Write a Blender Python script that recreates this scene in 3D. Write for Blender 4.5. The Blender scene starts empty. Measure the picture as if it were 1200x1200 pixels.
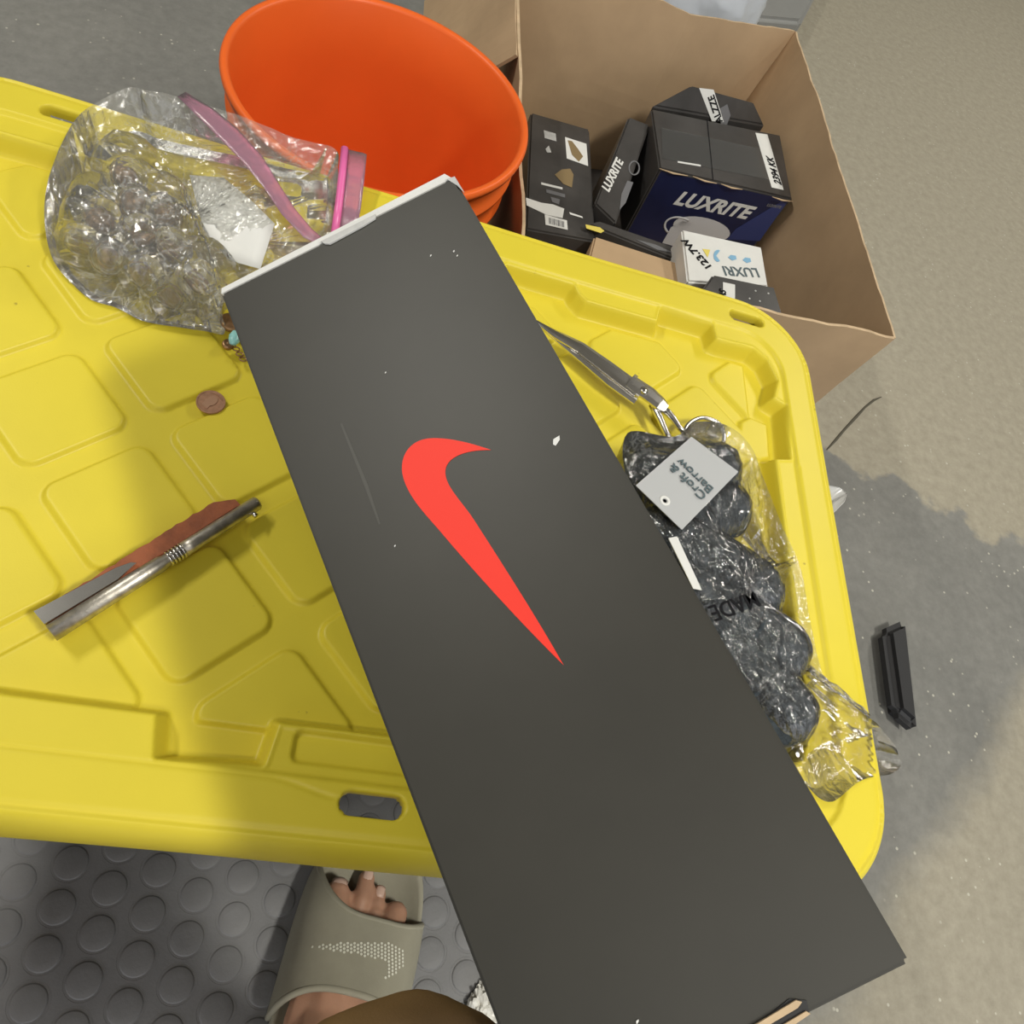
import bpy, bmesh, math, random
import numpy as np
from mathutils import Vector, Matrix, noise
random.seed(7); np.random.seed(7)
S = bpy.context.scene
COL = S.collection

# ------------------------------------------------------------------ camera
FPX = 900.0                       # focal length in pixels of a 1200 px frame
CAM_H = 0.82
nn = np.array([-330, 500, 900.]); nn /= np.linalg.norm(nn)
AX = np.array([3600, 770, 900.]); AX -= nn * (AX @ nn); AX /= np.linalg.norm(AX)
AZ = -nn
AY = np.cross(AZ, AX)
cam_d = bpy.data.cameras.new('camera'); cam = bpy.data.objects.new('camera', cam_d)
COL.objects.link(cam); S.camera = cam
cam_d.sensor_width = 36; cam_d.lens = 36 * FPX / 1200; cam_d.clip_start = 0.01
M = Matrix(((AX[0], -AX[1], -AX[2], 0), (AY[0], -AY[1], -AY[2], 0), (AZ[0], -AZ[1], -AZ[2], CAM_H), (0, 0, 0, 1)))
cam.matrix_world = M

def ray(px, py):
    r = np.array([px - 600, py - 600, FPX])
    return Vector((r @ AX, r @ AY, r @ AZ))
def P(px, py, h):
    """world point at height h seen at that place of the photograph"""
    v = ray(px, py); return Vector((0, 0, CAM_H)) + v * ((h - CAM_H) / v.z)

# ------------------------------------------------------------------ light
W = bpy.data.worlds.new('garage_air'); S.world = W; W.use_nodes = True
W.node_tree.nodes['Background'].inputs[0].default_value = (0.92, 0.95, 1.0, 1)
W.node_tree.nodes['Background'].inputs[1].default_value = 1.3
def lamp(name, loc, target, sx, sy, watt, col):
    l = bpy.data.lights.new(name, 'AREA'); l.shape = 'RECTANGLE'; l.size = sx; l.size_y = sy
    l.energy = watt; l.color = col
    o = bpy.data.objects.new(name, l); COL.objects.link(o); o.location = loc
    o.rotation_euler = (Vector(target) - Vector(loc)).to_track_quat('-Z', 'Y').to_euler()
    return o
LAMPS = ((0.98, -0.45, 2.45, 0.16, 0.45, 38), (-0.2, -0.95, 2.45, 0.9, 0.16, 10), (-1.6, 1.0, 2.45, 0.16, 0.9, 34), (2.1, 2.1, 2.45, 0.20, 1.2, 36))  # entry over the seated person: fill light added for shoe box and lid
for x, y, z, sx, sy, w in LAMPS: lamp('ceiling_lamp', (x, y, z), (x, y, 0), sx, sy, w, (1.0, 0.97, 0.88))
S.view_settings.view_transform = 'Standard'; S.view_settings.look = 'None'
S.view_settings.gamma = 1; S.view_settings.exposure = 0.0; S.view_settings.use_curve_mapping = False
S.cycles.max_bounces = 10; S.cycles.transparent_max_bounces = 24

# ------------------------------------------------------------------ helpers
def tag(o, label=None, cat=None, group=None, kind=None):
    if label: o['label'] = label
    if cat: o['category'] = cat
    if group: o['group'] = group
    if kind: o['kind'] = kind
    return o
def empty(name, loc, label, cat, group=None):
    o = bpy.data.objects.new(name, None); COL.objects.link(o); o.location = loc
    o.empty_display_size = 0.02
    return tag(o, label, cat, group)
def link(name, me, mat=None, parent=None, smooth=False):
    if mat: me.materials.clear(); me.materials.append(mat)
    if smooth: me.polygons.foreach_set('use_smooth', [True] * len(me.polygons))
    o = bpy.data.objects.new(name, me); COL.objects.link(o)
    if parent:
        o.parent = parent
        # geometry is given in world coordinates: undo the parents' transforms
        q = parent; inv = Matrix.Identity(4); chain = []
        while q: chain.append(q); q = q.parent
        w = Matrix.Identity(4)
        for q in reversed(chain): w = w @ q.matrix_parent_inverse @ q.matrix_basis
        o.matrix_parent_inverse = w.inverted()
    return o
def mesh(name, verts, faces):
    me = bpy.data.meshes.new(name); me.from_pydata([tuple(v) for v in verts], [], faces); me.update()
    return me
def from_bm(name, bm):
    bmesh.ops.recalc_face_normals(bm, faces=bm.faces)
    me = bpy.data.meshes.new(name); bm.to_mesh(me); bm.free(); return me
def hexa(name, top, bot, mat, parent=None, bev=0.0015, seg=2):
    """closed box from four top and four bottom corners"""
    bm = bmesh.new()
    t = [bm.verts.new(v) for v in top]; b = [bm.verts.new(v) for v in bot]
    bm.faces.new(t); bm.faces.new(b[::-1])
    for i in range(4): bm.faces.new((t[i], b[i], b[(i + 1) % 4], t[(i + 1) % 4]))
    if bev: bmesh.ops.bevel(bm, geom=list(bm.edges), offset=bev, segments=seg, affect='EDGES')
    return link(name, from_bm(name, bm), mat, parent)
def plate(name, pts, nrm, th, mat, parent=None, lift=0.0):
    """thin closed slab: polygon pts pushed th along nrm"""
    bm = bmesh.new(); nrm = Vector(nrm).normalized()
    a = [bm.verts.new(Vector(p) + nrm * lift) for p in pts]
    c = [bm.verts.new(Vector(p) + nrm * (lift + th)) for p in pts]
    bm.faces.new(a[::-1]); bm.faces.new(c); n = len(pts)
    for i in range(n): bm.faces.new((a[i], a[(i + 1) % n], c[(i + 1) % n], c[i]))
    return link(name, from_bm(name, bm), mat, parent)
def tube(name, pts, rad, mat, parent=None, seg=14, flat=1.0, up=(0, 0, 1), closed=False):
    """swept tube; rad a number or list; flat squashes it along 'up'"""
    n = len(pts); pts = [Vector(p) for p in pts]; vs = []; fs = []
    for i, p in enumerate(pts):
        if closed: d = pts[(i + 1) % n] - pts[i - 1]
        else: d = pts[min(i + 1, n - 1)] - pts[max(i - 1, 0)]
        d.normalize(); s = d.cross(Vector(up))
        if s.length < 1e-4: s = d.cross(Vector((1, 0, 0)))
        s.normalize(); u = s.cross(d).normalized()
        r = rad[i] if hasattr(rad, '__len__') else rad
        for k in range(seg):
            a = 2 * math.pi * k / seg
            vs.append(p + s * (math.cos(a) * r) + u * (math.sin(a) * r * flat))
    rings = n if closed else n - 1
    for i in range(rings):
        for k in range(seg):
            j = (i + 1) % n; l = (k + 1) % seg
            fs.append((i * seg + k, i * seg + l, j * seg + l, j * seg + k))
    if not closed: fs.append(tuple(range(seg))[::-1]); fs.append(tuple((n - 1) * seg + k for k in range(seg)))
    return link(name, mesh(name, vs, fs), mat, parent, True)
def lathe(name, prof, c, axis, mat, parent=None, seg=48, smooth=True, cap=False):
    """profile (radius, height) turned about axis through c"""
    axis = Vector(axis).normalized(); q = axis.to_track_quat('Z', 'Y'); vs = []; fs = []
    for r, h in prof:
        for k in range(seg):
            a = 2 * math.pi * k / seg
            vs.append(Vector(c) + q @ Vector((r * math.cos(a), r * math.sin(a), h)))
    m = len(prof)
    for i in range(m - 1):
        for k in range(seg):
            l = (k + 1) % seg
            fs.append((i * seg + k, i * seg + l, (i + 1) * seg + l, (i + 1) * seg + k))
    if cap: fs.append(tuple(range(seg))[::-1]); fs.append(tuple((m - 1) * seg + k for k in range(seg)))
    return link(name, mesh(name, vs, fs), mat, parent, smooth)
def text(name, body, mat, parent, o, ux, uy, size, shear=0.0, bold=0.0, depth=0.0002, sx=1.0):
    """flat lettering starting at o, reading along ux, its tops toward uy"""
    cu = bpy.data.curves.new(name, 'FONT'); cu.body = body; cu.size = size; cu.shear = shear
    cu.offset = bold; cu.extrude = depth; cu.resolution_u = 3
    ob = bpy.data.objects.new(name, cu); COL.objects.link(ob)
    bpy.context.view_layer.update()
    me = bpy.data.meshes.new_from_object(ob.evaluated_get(bpy.context.evaluated_depsgraph_get()))
    bpy.data.objects.remove(ob)
    ux = Vector(ux).normalized(); uy = Vector(uy); uy = (uy - ux * uy.dot(ux)).normalized(); uz = ux.cross(uy)
    for v in me.vertices: v.co = Vector(o) + ux * (v.co.x * sx) + uy * v.co.y + uz * (v.co.z + depth)
    return link(name, me, mat, parent)
def sd_poly(x, y, poly):
    """signed distance to a polygon, negative inside (numpy)"""
    d = np.full(x.shape, 1e9); ins = np.zeros(x.shape, bool); n = len(poly)
    for i in range(n):
        ax, ay = poly[i]; bx, by = poly[(i + 1) % n]
        ex, ey = bx - ax, by - ay; wx, wy = x - ax, y - ay
        t = np.clip((wx * ex + wy * ey) / (ex * ex + ey * ey), 0, 1)
        d = np.minimum(d, np.hypot(wx - ex * t, wy - ey * t))
        c = ((ay > y) != (by > y)) & (x < (bx - ax) * (y - ay) / ((by - ay) if by != ay else 1e-12) + ax)
        ins ^= c
    return np.where(ins, -d, d)
def sstep(a, b, v):
    t = np.clip((v - a) / (b - a), 0, 1); return t * t * (3 - 2 * t)

# ------------------------------------------------------------------ materials
def mat(name, col, rough=0.5, metal=0.0, spec=0.5, **k):
    m = bpy.data.materials.new(name); m.use_nodes = True; b = m.node_tree.nodes['Principled BSDF']
    b.inputs['Base Color'].default_value = (*col, 1); b.inputs['Roughness'].default_value = rough
    b.inputs['Metallic'].default_value = metal; b.inputs['Specular IOR Level'].default_value = spec
    for a, v in k.items(): b.inputs[a.replace('_', ' ')].default_value = v
    return m
def nodes(m): return m.node_tree.nodes, m.node_tree.links, m.node_tree.nodes['Principled BSDF']
def tex_noise(N, L, scale, detail=4, rough=0.6, vec=None):
    t = N.new('ShaderNodeTexNoise'); t.inputs['Scale'].default_value = scale
    t.inputs['Detail'].default_value = detail; t.inputs['Roughness'].default_value = rough
    L.new(vec if vec else coord(N), t.inputs['Vector']); return t
def coord(N):
    for n in N:
        if n.type == 'TEX_COORD': return n.outputs['Object']
    return N.new('ShaderNodeTexCoord').outputs['Object']
def ramp(N, L, src, stops):
    r = N.new('ShaderNodeValToRGB'); e = r.color_ramp.elements
    while len(e) < len(stops): e.new(0.5)
    for i, (p, c) in enumerate(stops):
        e[i].position = p; e[i].color = (*c, 1) if hasattr(c, '__len__') else (c, c, c, 1)
    L.new(src, r.inputs[0]); return r
def vary(m, scale, amount, detail=4, bump=0.0, bscale=None, bdist=0.001):
    """gentle mottling of the base colour, and fine relief"""
    N, L, b = nodes(m); c = b.inputs['Base Color'].default_value[:3]
    t = tex_noise(N, L, scale, detail)
    r = ramp(N, L, t.outputs[0], [(0.25, [v * (1 - amount) for v in c]), (0.75, [min(1, v * (1 + amount)) for v in c])])
    L.new(r.outputs[0], b.inputs['Base Color'])
    if bump:
        t2 = tex_noise(N, L, bscale or scale * 8, 3); bp = N.new('ShaderNodeBump')
        bp.inputs['Strength'].default_value = bump; bp.inputs['Distance'].default_value = bdist
        L.new(t2.outputs[0], bp.inputs['Height']); L.new(bp.outputs[0], b.inputs['Normal'])
    return m

M_yellow = vary(mat('yellow_plastic', (0.71, 0.585, 0.044), 0.42, spec=0.35), 9, 0.05, bump=0.12, bscale=900, bdist=0.0004)
N, L, b = nodes(M_yellow)                       # scuffs and specks of dirt on the lid
sp = tex_noise(N, L, 75, 3, 0.55); rr = ramp(N, L, sp.outputs[0], [(0.735, 0.0), (0.775, 1.0)])
mx = N.new('ShaderNodeMixRGB'); mx.inputs[2].default_value = (0.33, 0.24, 0.03, 1)
mlt = N.new('ShaderNodeMath'); mlt.operation = 'MULTIPLY'; mlt.inputs[1].default_value = 0.7
src = b.inputs['Base Color'].links[0].from_socket
L.new(src, mx.inputs[1]); L.new(rr.outputs[0], mlt.inputs[0]); L.new(mlt.outputs[0], mx.inputs[0]); L.new(mx.outputs[0], b.inputs['Base Color'])
M_tote = vary(mat('black_plastic', (0.012, 0.012, 0.013), 0.45), 20, 0.2)
M_orange = vary(mat('orange_plastic', (0.82, 0.14, 0.022), 0.4, spec=0.3), 8, 0.05, bump=0.08, bscale=300)
M_card = vary(mat('brown_cardboard', (0.47, 0.33, 0.20), 0.85, spec=0.15), 9, 0.12, bump=0.1, bscale=200)
M_cardedge = vary(mat('cardboard_edge', (0.56, 0.42, 0.27), 0.9, spec=0.1), 60, 0.2)
M_boxblack = vary(mat('black_coated_card', (0.033, 0.031, 0.025), 0.45, spec=0.45), 14, 0.12, bump=0.05, bscale=60, bdist=0.0006)
M_red = mat('red_print', (0.84, 0.045, 0.028), 0.5, spec=0.25)
M_white = vary(mat('white_paper', (0.72, 0.72, 0.70), 0.7, spec=0.2), 30, 0.05)
M_greyedge = vary(mat('grey_card_edge', (0.50, 0.50, 0.49), 0.8), 90, 0.2)
M_blkcard = vary(mat('black_gloss_card', (0.060, 0.056, 0.054), 0.33), 14, 0.35)
M_navy = vary(mat('navy_gloss_card', (0.013, 0.018, 0.062), 0.28), 10, 0.3)
M_navyl = mat('blue_print', (0.035, 0.05, 0.17), 0.28)
M_gold = mat('gold_print', (0.25, 0.18, 0.09), 0.4)
M_greyprint = mat('grey_print', (0.16, 0.16, 0.17), 0.4)
M_lampprint = mat('lamp_print', (0.66, 0.66, 0.68), 0.35)
M_ink = mat('black_ink', (0.012, 0.012, 0.014), 0.8, spec=0.1)
M_greyink = mat('grey_ink', (0.08, 0.115, 0.13), 0.6)
M_bluep = mat('light_blue_print', (0.20, 0.42, 0.62), 0.5)
M_yelp = mat('yellow_print', (0.75, 0.62, 0.12), 0.5)
M_steel = vary(mat('polished_steel', (0.74, 0.72, 0.69), 0.22, 1.0), 30, 0.1)
M_worn = vary(mat('worn_steel', (0.58, 0.54, 0.47), 0.42, 1.0), 160, 0.35, bump=0.35, bscale=700, bdist=0.0004)
M_rust = vary(mat('red_brown_handle', (0.30, 0.085, 0.03), 0.6), 110, 0.3, bump=0.3, bscale=260)
M_copper = vary(mat('copper_penny', (0.42, 0.23, 0.14), 0.38, 0.35), 320, 0.25, bump=0.3, bscale=500, bdist=0.0003)
M_nickel = vary(mat('brushed_nickel', (0.50, 0.45, 0.38), 0.25, 1.0), 40, 0.2)
M_brass = vary(mat('dull_brass', (0.34, 0.20, 0.10), 0.35, 0.8), 200, 0.4)
M_turq = vary(mat('turquoise_stone', (0.30, 0.62, 0.60), 0.3), 120, 0.3)
M_sock = vary(mat('charcoal_knit', (0.050, 0.060, 0.070), 0.95, spec=0.1), 90, 0.5, bump=0.6, bscale=420, bdist=0.002)
M_skin = vary(mat('skin', (0.52, 0.29, 0.19), 0.5, spec=0.35, Subsurface_Weight=0.12, Subsurface_Radius=(0.01, 0.004, 0.002)), 40, 0.1, bump=0.15, bscale=500)
M_nail = mat('toe_nail', (0.72, 0.50, 0.40), 0.25)
M_foam = vary(mat('sage_grey_foam', (0.36, 0.34, 0.26), 0.75, spec=0.25), 30, 0.09, bump=0.12, bscale=700)
M_foambed = vary(mat('worn_footbed', (0.36, 0.35, 0.27), 0.85), 120, 0.25, bump=0.5, bscale=160)
M_rhine = mat('pale_print', (0.85, 0.84, 0.72), 0.4)
M_shorts = vary(mat('brown_cloth', (0.26, 0.165, 0.085), 0.9, spec=0.1), 25, 0.08, bump=0.2, bscale=900)
M_clearplastic = vary(mat('milky_plastic', (0.62, 0.62, 0.60), 0.25), 20, 0.1)
M_dark = mat('dark_rubber', (0.02, 0.02, 0.022), 0.6)

# floor: worn grey paint over concrete, bare tan patches, pale flecks
M_floor = mat('painted_concrete', (0.2, 0.2, 0.19), 0.62, spec=0.3); N, L, b = nodes(M_floor)
ns = tex_noise(N, L, 2.1, 6, 0.6); base = ramp(N, L, ns.outputs[0], [(0.3, (0.165, 0.165, 0.155)), (0.7, (0.250, 0.245, 0.225))])
fine = tex_noise(N, L, 60, 4, 0.7); fr = ramp(N, L, fine.outputs[0], [(0.3, 0.86), (0.7, 1.1)])
m1 = N.new('ShaderNodeMixRGB'); m1.blend_type = 'MULTIPLY'; m1.inputs[0].default_value = 1
L.new(base.outputs[0], m1.inputs[1]); L.new(fr.outputs[0], m1.inputs[2])
sepn = N.new('ShaderNodeSeparateXYZ'); L.new(coord(N), sepn.inputs[0])
def math_n(op, a, c, clamp=False):
    q = N.new('ShaderNodeMath'); q.operation = op; q.use_clamp = clamp
    for i, v in enumerate((a, c)):
        if v is None: continue
        if isinstance(v, (int, float)): q.inputs[i].default_value = v
        else: L.new(v, q.inputs[i])
    return q.outputs[0]
patch = tex_noise(N, L, 7, 5, 0.6)             # bare concrete lies beyond a ragged line
pl = math_n('ADD', math_n('MULTIPLY', sepn.outputs[0], 0.30), math_n('MULTIPLY', sepn.outputs[1], 0.95))
pl = math_n('ADD', pl, math_n('MULTIPLY', patch.outputs[0], 0.22))
pr = ramp(N, L, math_n('SUBTRACT', pl, 0.63), [(0.40, 0.0), (0.415, 1.0)])
rgt = ramp(N, L, math_n('ADD', sepn.outputs[0], math_n('MULTIPLY', patch.outputs[0], 0.1)), [(0.55, 0.0), (0.60, 1.0)])
pm = math_n('MULTIPLY', pr.outputs[0], rgt.outputs[0])
nb = ramp(N, L, math_n('ADD', math_n('SUBTRACT', sepn.outputs[0], sepn.outputs[1]), math_n('MULTIPLY', patch.outputs[0], 0.15)), [(0.69, 0.0), (0.76, 0.85)])
pm = math_n('MAXIMUM', pm, nb.outputs[0])
bare = ramp(N, L, fine.outputs[0], [(0.3, (0.31, 0.28, 0.215)), (0.7, (0.40, 0.365, 0.285))])
m2 = N.new('ShaderNodeMixRGB'); L.new(pm, m2.inputs[0]); L.new(m1.outputs[0], m2.inputs[1]); L.new(bare.outputs[0], m2.inputs[2])
fl = N.new('ShaderNodeTexVoronoi'); fl.inputs['Scale'].default_value = 60; L.new(coord(N), fl.inputs['Vector'])
fd = tex_noise(N, L, 13, 3)
fm = math_n('MULTIPLY', ramp(N, L, fl.outputs['Distance'], [(0.09, 1.0), (0.13, 0.0)]).outputs[0], ramp(N, L, fd.outputs[0], [(0.46, 0.0), (0.54, 0.8)]).outputs[0])
m3 = N.new('ShaderNodeMixRGB'); L.new(fm, m3.inputs[0]); L.new(m2.outputs[0], m3.inputs[1]); m3.inputs[2].default_value = (0.55, 0.53, 0.45, 1)
L.new(m3.outputs[0], b.inputs['Base Color'])
bp = N.new('ShaderNodeBump'); bp.inputs['Strength'].default_value = 0.3; bp.inputs['Distance'].default_value = 0.002
L.new(fine.outputs[0], bp.inputs['Height']); L.new(bp.outputs[0], b.inputs['Normal'])
M_mat = vary(mat('grey_rubber', (0.205, 0.205, 0.208), 0.55, spec=0.35), 12, 0.14, bump=0.25, bscale=400)

def film(name, tint, dens, gloss, rough=0.09, bscale=70, milk=0.05, crease=0.0):
    """thin clear plastic film: mostly see-through, glossy at creases, slightly milky"""
    m = bpy.data.materials.new(name); m.use_nodes = True; N = m.node_tree.nodes; L = m.node_tree.links
    N.remove(N['Principled BSDF']); out = N['Material Output']
    tr = N.new('ShaderNodeBsdfTransparent'); tr.inputs[0].default_value = (*[dens * v for v in tint], 1)
    gl = N.new('ShaderNodeBsdfGlossy'); gl.inputs['Roughness'].default_value = rough
    df = N.new('ShaderNodeBsdfDiffuse'); df.inputs[0].default_value = (*[0.9 * v for v in tint], 1)
    tc = N.new('ShaderNodeTexCoord'); t = N.new('ShaderNodeTexNoise'); t.inputs['Scale'].default_value = bscale
    t.inputs['Detail'].default_value = 7; t.inputs['Roughness'].default_value = 0.6; t.inputs['Distortion'].default_value = 1.5; L.new(tc.outputs['Object'], t.inputs['Vector'])
    bp = N.new('ShaderNodeBump'); bp.inputs['Strength'].default_value = 0.22; bp.inputs['Distance'].default_value = 0.003
    L.new(t.outputs[0], bp.inputs['Height']); L.new(bp.outputs[0], gl.inputs['Normal'])
    fr = N.new('ShaderNodeFresnel'); fr.inputs[0].default_value = 1.5; L.new(bp.outputs[0], fr.inputs['Normal'])
    mu = N.new('ShaderNodeMath'); mu.operation = 'MULTIPLY_ADD'; mu.use_clamp = True
    L.new(fr.outputs[0], mu.inputs[0]); mu.inputs[1].default_value = gloss; mu.inputs[2].default_value = 0.03
    # creased film turns whitish along its folds
    cn = N.new('ShaderNodeTexNoise'); cn.inputs['Scale'].default_value = bscale * 0.55; cn.inputs['Detail'].default_value = 6; cn.inputs['Distortion'].default_value = 1.2
    L.new(tc.outputs['Object'], cn.inputs['Vector'])
    cr = N.new('ShaderNodeValToRGB'); e = cr.color_ramp.elements; e.new(0.5); e.new(0.5)
    for q_, (p_, v_) in zip(e, ((0.480, 0), (0.496, 1), (0.501, 1), (0.516, 0))): q_.position = p_; q_.color = (v_, v_, v_, 1)
    L.new(cn.outputs[0], cr.inputs[0])
    mk = N.new('ShaderNodeMath'); mk.operation = 'MULTIPLY_ADD'; mk.inputs[1].default_value = crease; mk.inputs[2].default_value = milk; L.new(cr.outputs[0], mk.inputs[0])
    a = N.new('ShaderNodeMixShader'); L.new(mk.outputs[0], a.inputs[0]); L.new(tr.outputs[0], a.inputs[1]); L.new(df.outputs[0], a.inputs[2])
    c = N.new('ShaderNodeMixShader'); L.new(mu.outputs[0], c.inputs[0]); L.new(a.outputs[0], c.inputs[1]); L.new(gl.outputs[0], c.inputs[2])
    L.new(c.outputs[0], out.inputs[0]); return m
M_film = film('clear_film', (1, 1, 0.98), 0.99, 1.3, rough=0.10, milk=0.10, crease=0.20)
M_film2 = film('clear_poly_film', (1, 1, 1), 0.99, 1.3, rough=0.08, bscale=120, milk=0.03, crease=0.10)
M_pinkfilm = film('pink_film', (1, 0.55, 0.72), 0.95, 1.3, milk=0.35)
M_pink = mat('pink_zipper_plastic', (0.80, 0.16, 0.42), 0.3)
M_glass = mat('clear_glass', (0.97, 0.95, 0.90), 0.04, Transmission_Weight=0.9, IOR=1.45)

# ------------------------------------------------------------------ setting
fm_ = mesh('floor', [(-4, -3, 0), (5, -3, 0), (5, 5, 0), (-4, 5, 0), (-4, -3, -0.05), (5, -3, -0.05), (5, 5, -0.05), (-4, 5, -0.05)],
           [(0, 1, 2, 3), (7, 6, 5, 4), (0, 4, 5, 1), (1, 5, 6, 2), (2, 6, 7, 3), (3, 7, 4, 0)])
tag(link('floor', fm_, M_floor), kind='structure')
# the garage around: plain ceiling and three walls, open (door up) behind the photographer
M_wall = vary(mat('painted_wall', (0.46, 0.45, 0.42), 0.8), 3, 0.08); M_ceil = vary(mat('grey_ceiling', (0.36, 0.35, 0.33), 0.85), 3, 0.1)
def slab(name, lo, hi, m):
    (x0, y0, z0), (x1, y1, z1) = lo, hi
    return tag(hexa(name, [(x0, y0, z1), (x1, y0, z1), (x1, y1, z1), (x0, y1, z1)], [(x0, y0, z0), (x1, y0, z0), (x1, y1, z0), (x0, y1, z0)], m, None, 0), kind='structure')
slab('ceiling', (-4, -3, 2.6), (5, 5, 2.7), M_ceil); slab('wall_far', (-4, 4.9, 0), (5, 5.0, 2.6), M_wall)
slab('wall_left', (-4, -3, 0), (-3.9, 4.9, 2.6), M_wall); slab('wall_right', (4.9, -3, 0), (5.0, 4.9, 2.6), M_wall)
for x, y, z, sx, sy, w in LAMPS:
    tag(hexa('light_fitting', [(x - sx * .6, y - sy * .55, 2.599), (x + sx * .6, y - sy * .55, 2.599), (x + sx * .6, y + sy * .55, 2.599), (x - sx * .6, y + sy * .55, 2.599)],
         [(x - sx * .5, y - sy * .5, z + .02), (x + sx * .5, y - sy * .5, z + .02), (x + sx * .5, y + sy * .5, z + .02), (x - sx * .5, y + sy * .5, z + .02)], M_wall, None, 0.004),
        'white ceiling light fitting over the %s' % ('right side of the tote' if x == 0.98 else 'seated person, added for its fill light' if x == -0.2 else 'left wall side' if x < 0 else 'far right corner'), 'light', 'ceiling light fittings')
# crack in the concrete: a thin dark seam with its own relief
cp = [P(x, y, 0.0008) for x, y in ((969, 527), (980, 515), (990, 503), (1003, 489), (1014, 477), (1024, 469), (1033, 465))]
ck = tube('crack', cp, [0.001, 0.0022, 0.002, 0.0024, 0.0018, 0.002, 0.0006], mat('crack_dirt', (0.10, 0.09, 0.065), 0.9), bpy.data.objects['floor'], 6, 0.3)

# rubber coin mat with raised studs
rm = empty('rubber_mat', (0.0, 0.0, 0), 'grey rubber floor mat with round raised studs under the foot', 'mat')
hexa('mat_base', [(-0.75, -0.75, 0.003), (0.42, -0.75, 0.003), (0.42, 0.40, 0.003), (-0.75, 0.40, 0.003)],
     [(-0.75, -0.75, 0.0002), (0.42, -0.75, 0.0002), (0.42, 0.40, 0.0002), (-0.75, 0.40, 0.0002)], M_mat, rm, 0)
R = 0.0138
prof = [(R + 0.0022, 0.0), (R + 0.0012, -0.0009), (R + 0.0002, -0.0002), (R - 0.0002, 0.0006), (R - 0.0012, 0.0009), (R * 0.5, 0.0009), (0.0001, 0.0009)]
st = lathe('stud', prof, (0, 0, 0), (0, 0, 1), M_mat, None, 24); st_me = st.data; bpy.data.objects.remove(st)
o0 = Vector((0.181, 0.034, 0.0032)); a1 = Vector((0.0005, -0.0345, 0)); a2 = Vector((0.0365, -0.017, 0))
cnt = 0
for i in range(-14, 9):
    for j in range(-14, 12):
        p = o0 + a2 * i + a1 * j
        if -0.36 < p.x < 0.40 and -0.20 < p.y < 0.14:
            s = bpy.data.objects.new('stud', st_me); COL.objects.link(s); s.parent = rm; s.location = p; cnt += 1

# ------------------------------------------------------------------ storage tote with yellow lid
LZ = 0.37
tote = empty('storage_tote', (0.025, 0.3, 0), 'black storage tote closed with the large yellow moulded lid', 'tote')
def rrect(x0, y0, x1, y1, r, n=10):
    out = []
    for cx, cy, a0 in ((x1 - r, y1 - r, 0), (x0 + r, y1 - r, 90), (x0 + r, y0 + r, 180), (x1 - r, y0 + r, 270)):
        for k in range(n + 1):
            a = math.radians(a0 + 90 * k / n); out.append((cx + r * math.cos(a), cy + r * math.sin(a)))
    return out
X0, X1, Y0, Y1 = -0.352, 0.404, 0.048, 0.553
bo = rrect(X0 + 0.03, Y0 + 0.045, X1 - 0.03, Y1 - 0.035, 0.06); bi = rrect(X0 + 0.07, Y0 + 0.085, X1 - 0.07, Y1 - 0.075, 0.05)
vs = [(x, y, 0.342) for x, y in bo] + [(x, y, 0.004) for x, y in bi] + [((x - .026) * .97 + .026, (y - .3) * .97 + .3, 0.342) for x, y in bo] + [((x - .026) * .97 + .026, (y - .3) * .97 + .3, 0.010) for x, y in bi]
n = len(bo); fs = []
for i in range(n):
    j = (i + 1) % n
    fs += [(i, j, n + j, n + i)[::-1], (2 * n + i, 2 * n + j, 3 * n + j, 3 * n + i), (i, j, 2 * n + j, 2 * n + i)]
fs += [tuple(range(n, 2 * n)), tuple(range(3 * n, 4 * n))[::-1]]
link('tub', mesh('tub', vs, fs), M_tote, tote)

# the lid as a moulded height field
g = 0.0012; mar = 0.030
NX = int(round((X1 - X0 + 2 * mar) / g)); NY = int(round((Y1 - Y0 + 2 * mar) / g))
gx = np.linspace(X0 - mar, X1 + mar, NX + 1); gy = np.linspace(Y0 - mar, Y1 + mar, NY + 1)
XX, YY = np.meshgrid(gx, gy)
CR = 0.068; hx, hy = (X1 - X0) / 2 - CR, (Y1 - Y0) / 2 - CR; cx, cy = (X1 + X0) / 2, (Y1 + Y0) / 2
qx = np.abs(XX - cx) - hx; qy = np.abs(YY - cy) - hy
D = np.hypot(np.maximum(qx, 0), np.maximum(qy, 0)) + np.minimum(np.maximum(qx, qy), 0) - CR      # >0 outside the outline
# recess polygon: deep pockets between blocks that step inward from the rim
near = [(-0.300, 0.105), (-0.290, 0.081), (-0.232, 0.081), (-0.228, 0.104), (-0.0605, 0.104), (-0.0555, 0.081), (-0.003, 0.0835), (0.000, 0.107), (0.176, 0.110), (0.180, 0.086), (0.228, 0.086), (0.233, 0.107), (0.300, 0.107), (0.318, 0.113), (0.345, 0.130)]
right = [(0.353, 0.16), (0.355, 0.379), (0.3705, 0.383), (0.3735, 0.440), (0.3615, 0.445), (0.369, 0.468), (0.361, 0.489), (0.348, 0.498)]
far = [(0.315, 0.496), (0.309, 0.497), (0.306, 0.514), (0.256, 0.515), (0.252, 0.4975), (0.182, 0.4975), (0.174, 0.505), (0.170, 0.5135), (0.110, 0.5135), (0.104, 0.497), (0.035, 0.497), (0.030, 0.5135), (-0.030, 0.5135), (-0.036, 0.497), (-0.11, 0.497), (-0.115, 0.5135), (-0.175, 0.5135), (-0.18, 0.497), (-0.29, 0.495)]
left = [(-0.318, 0.47), (-0.318, 0.13)]
rec = near + right + far + left
dr = sd_poly(XX, YY, rec)
dr_out = sd_poly(XX, YY, rrect(-0.325, 0.0785, 0.3765, 0.5185, 0.045))
depth = 0.019
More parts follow.
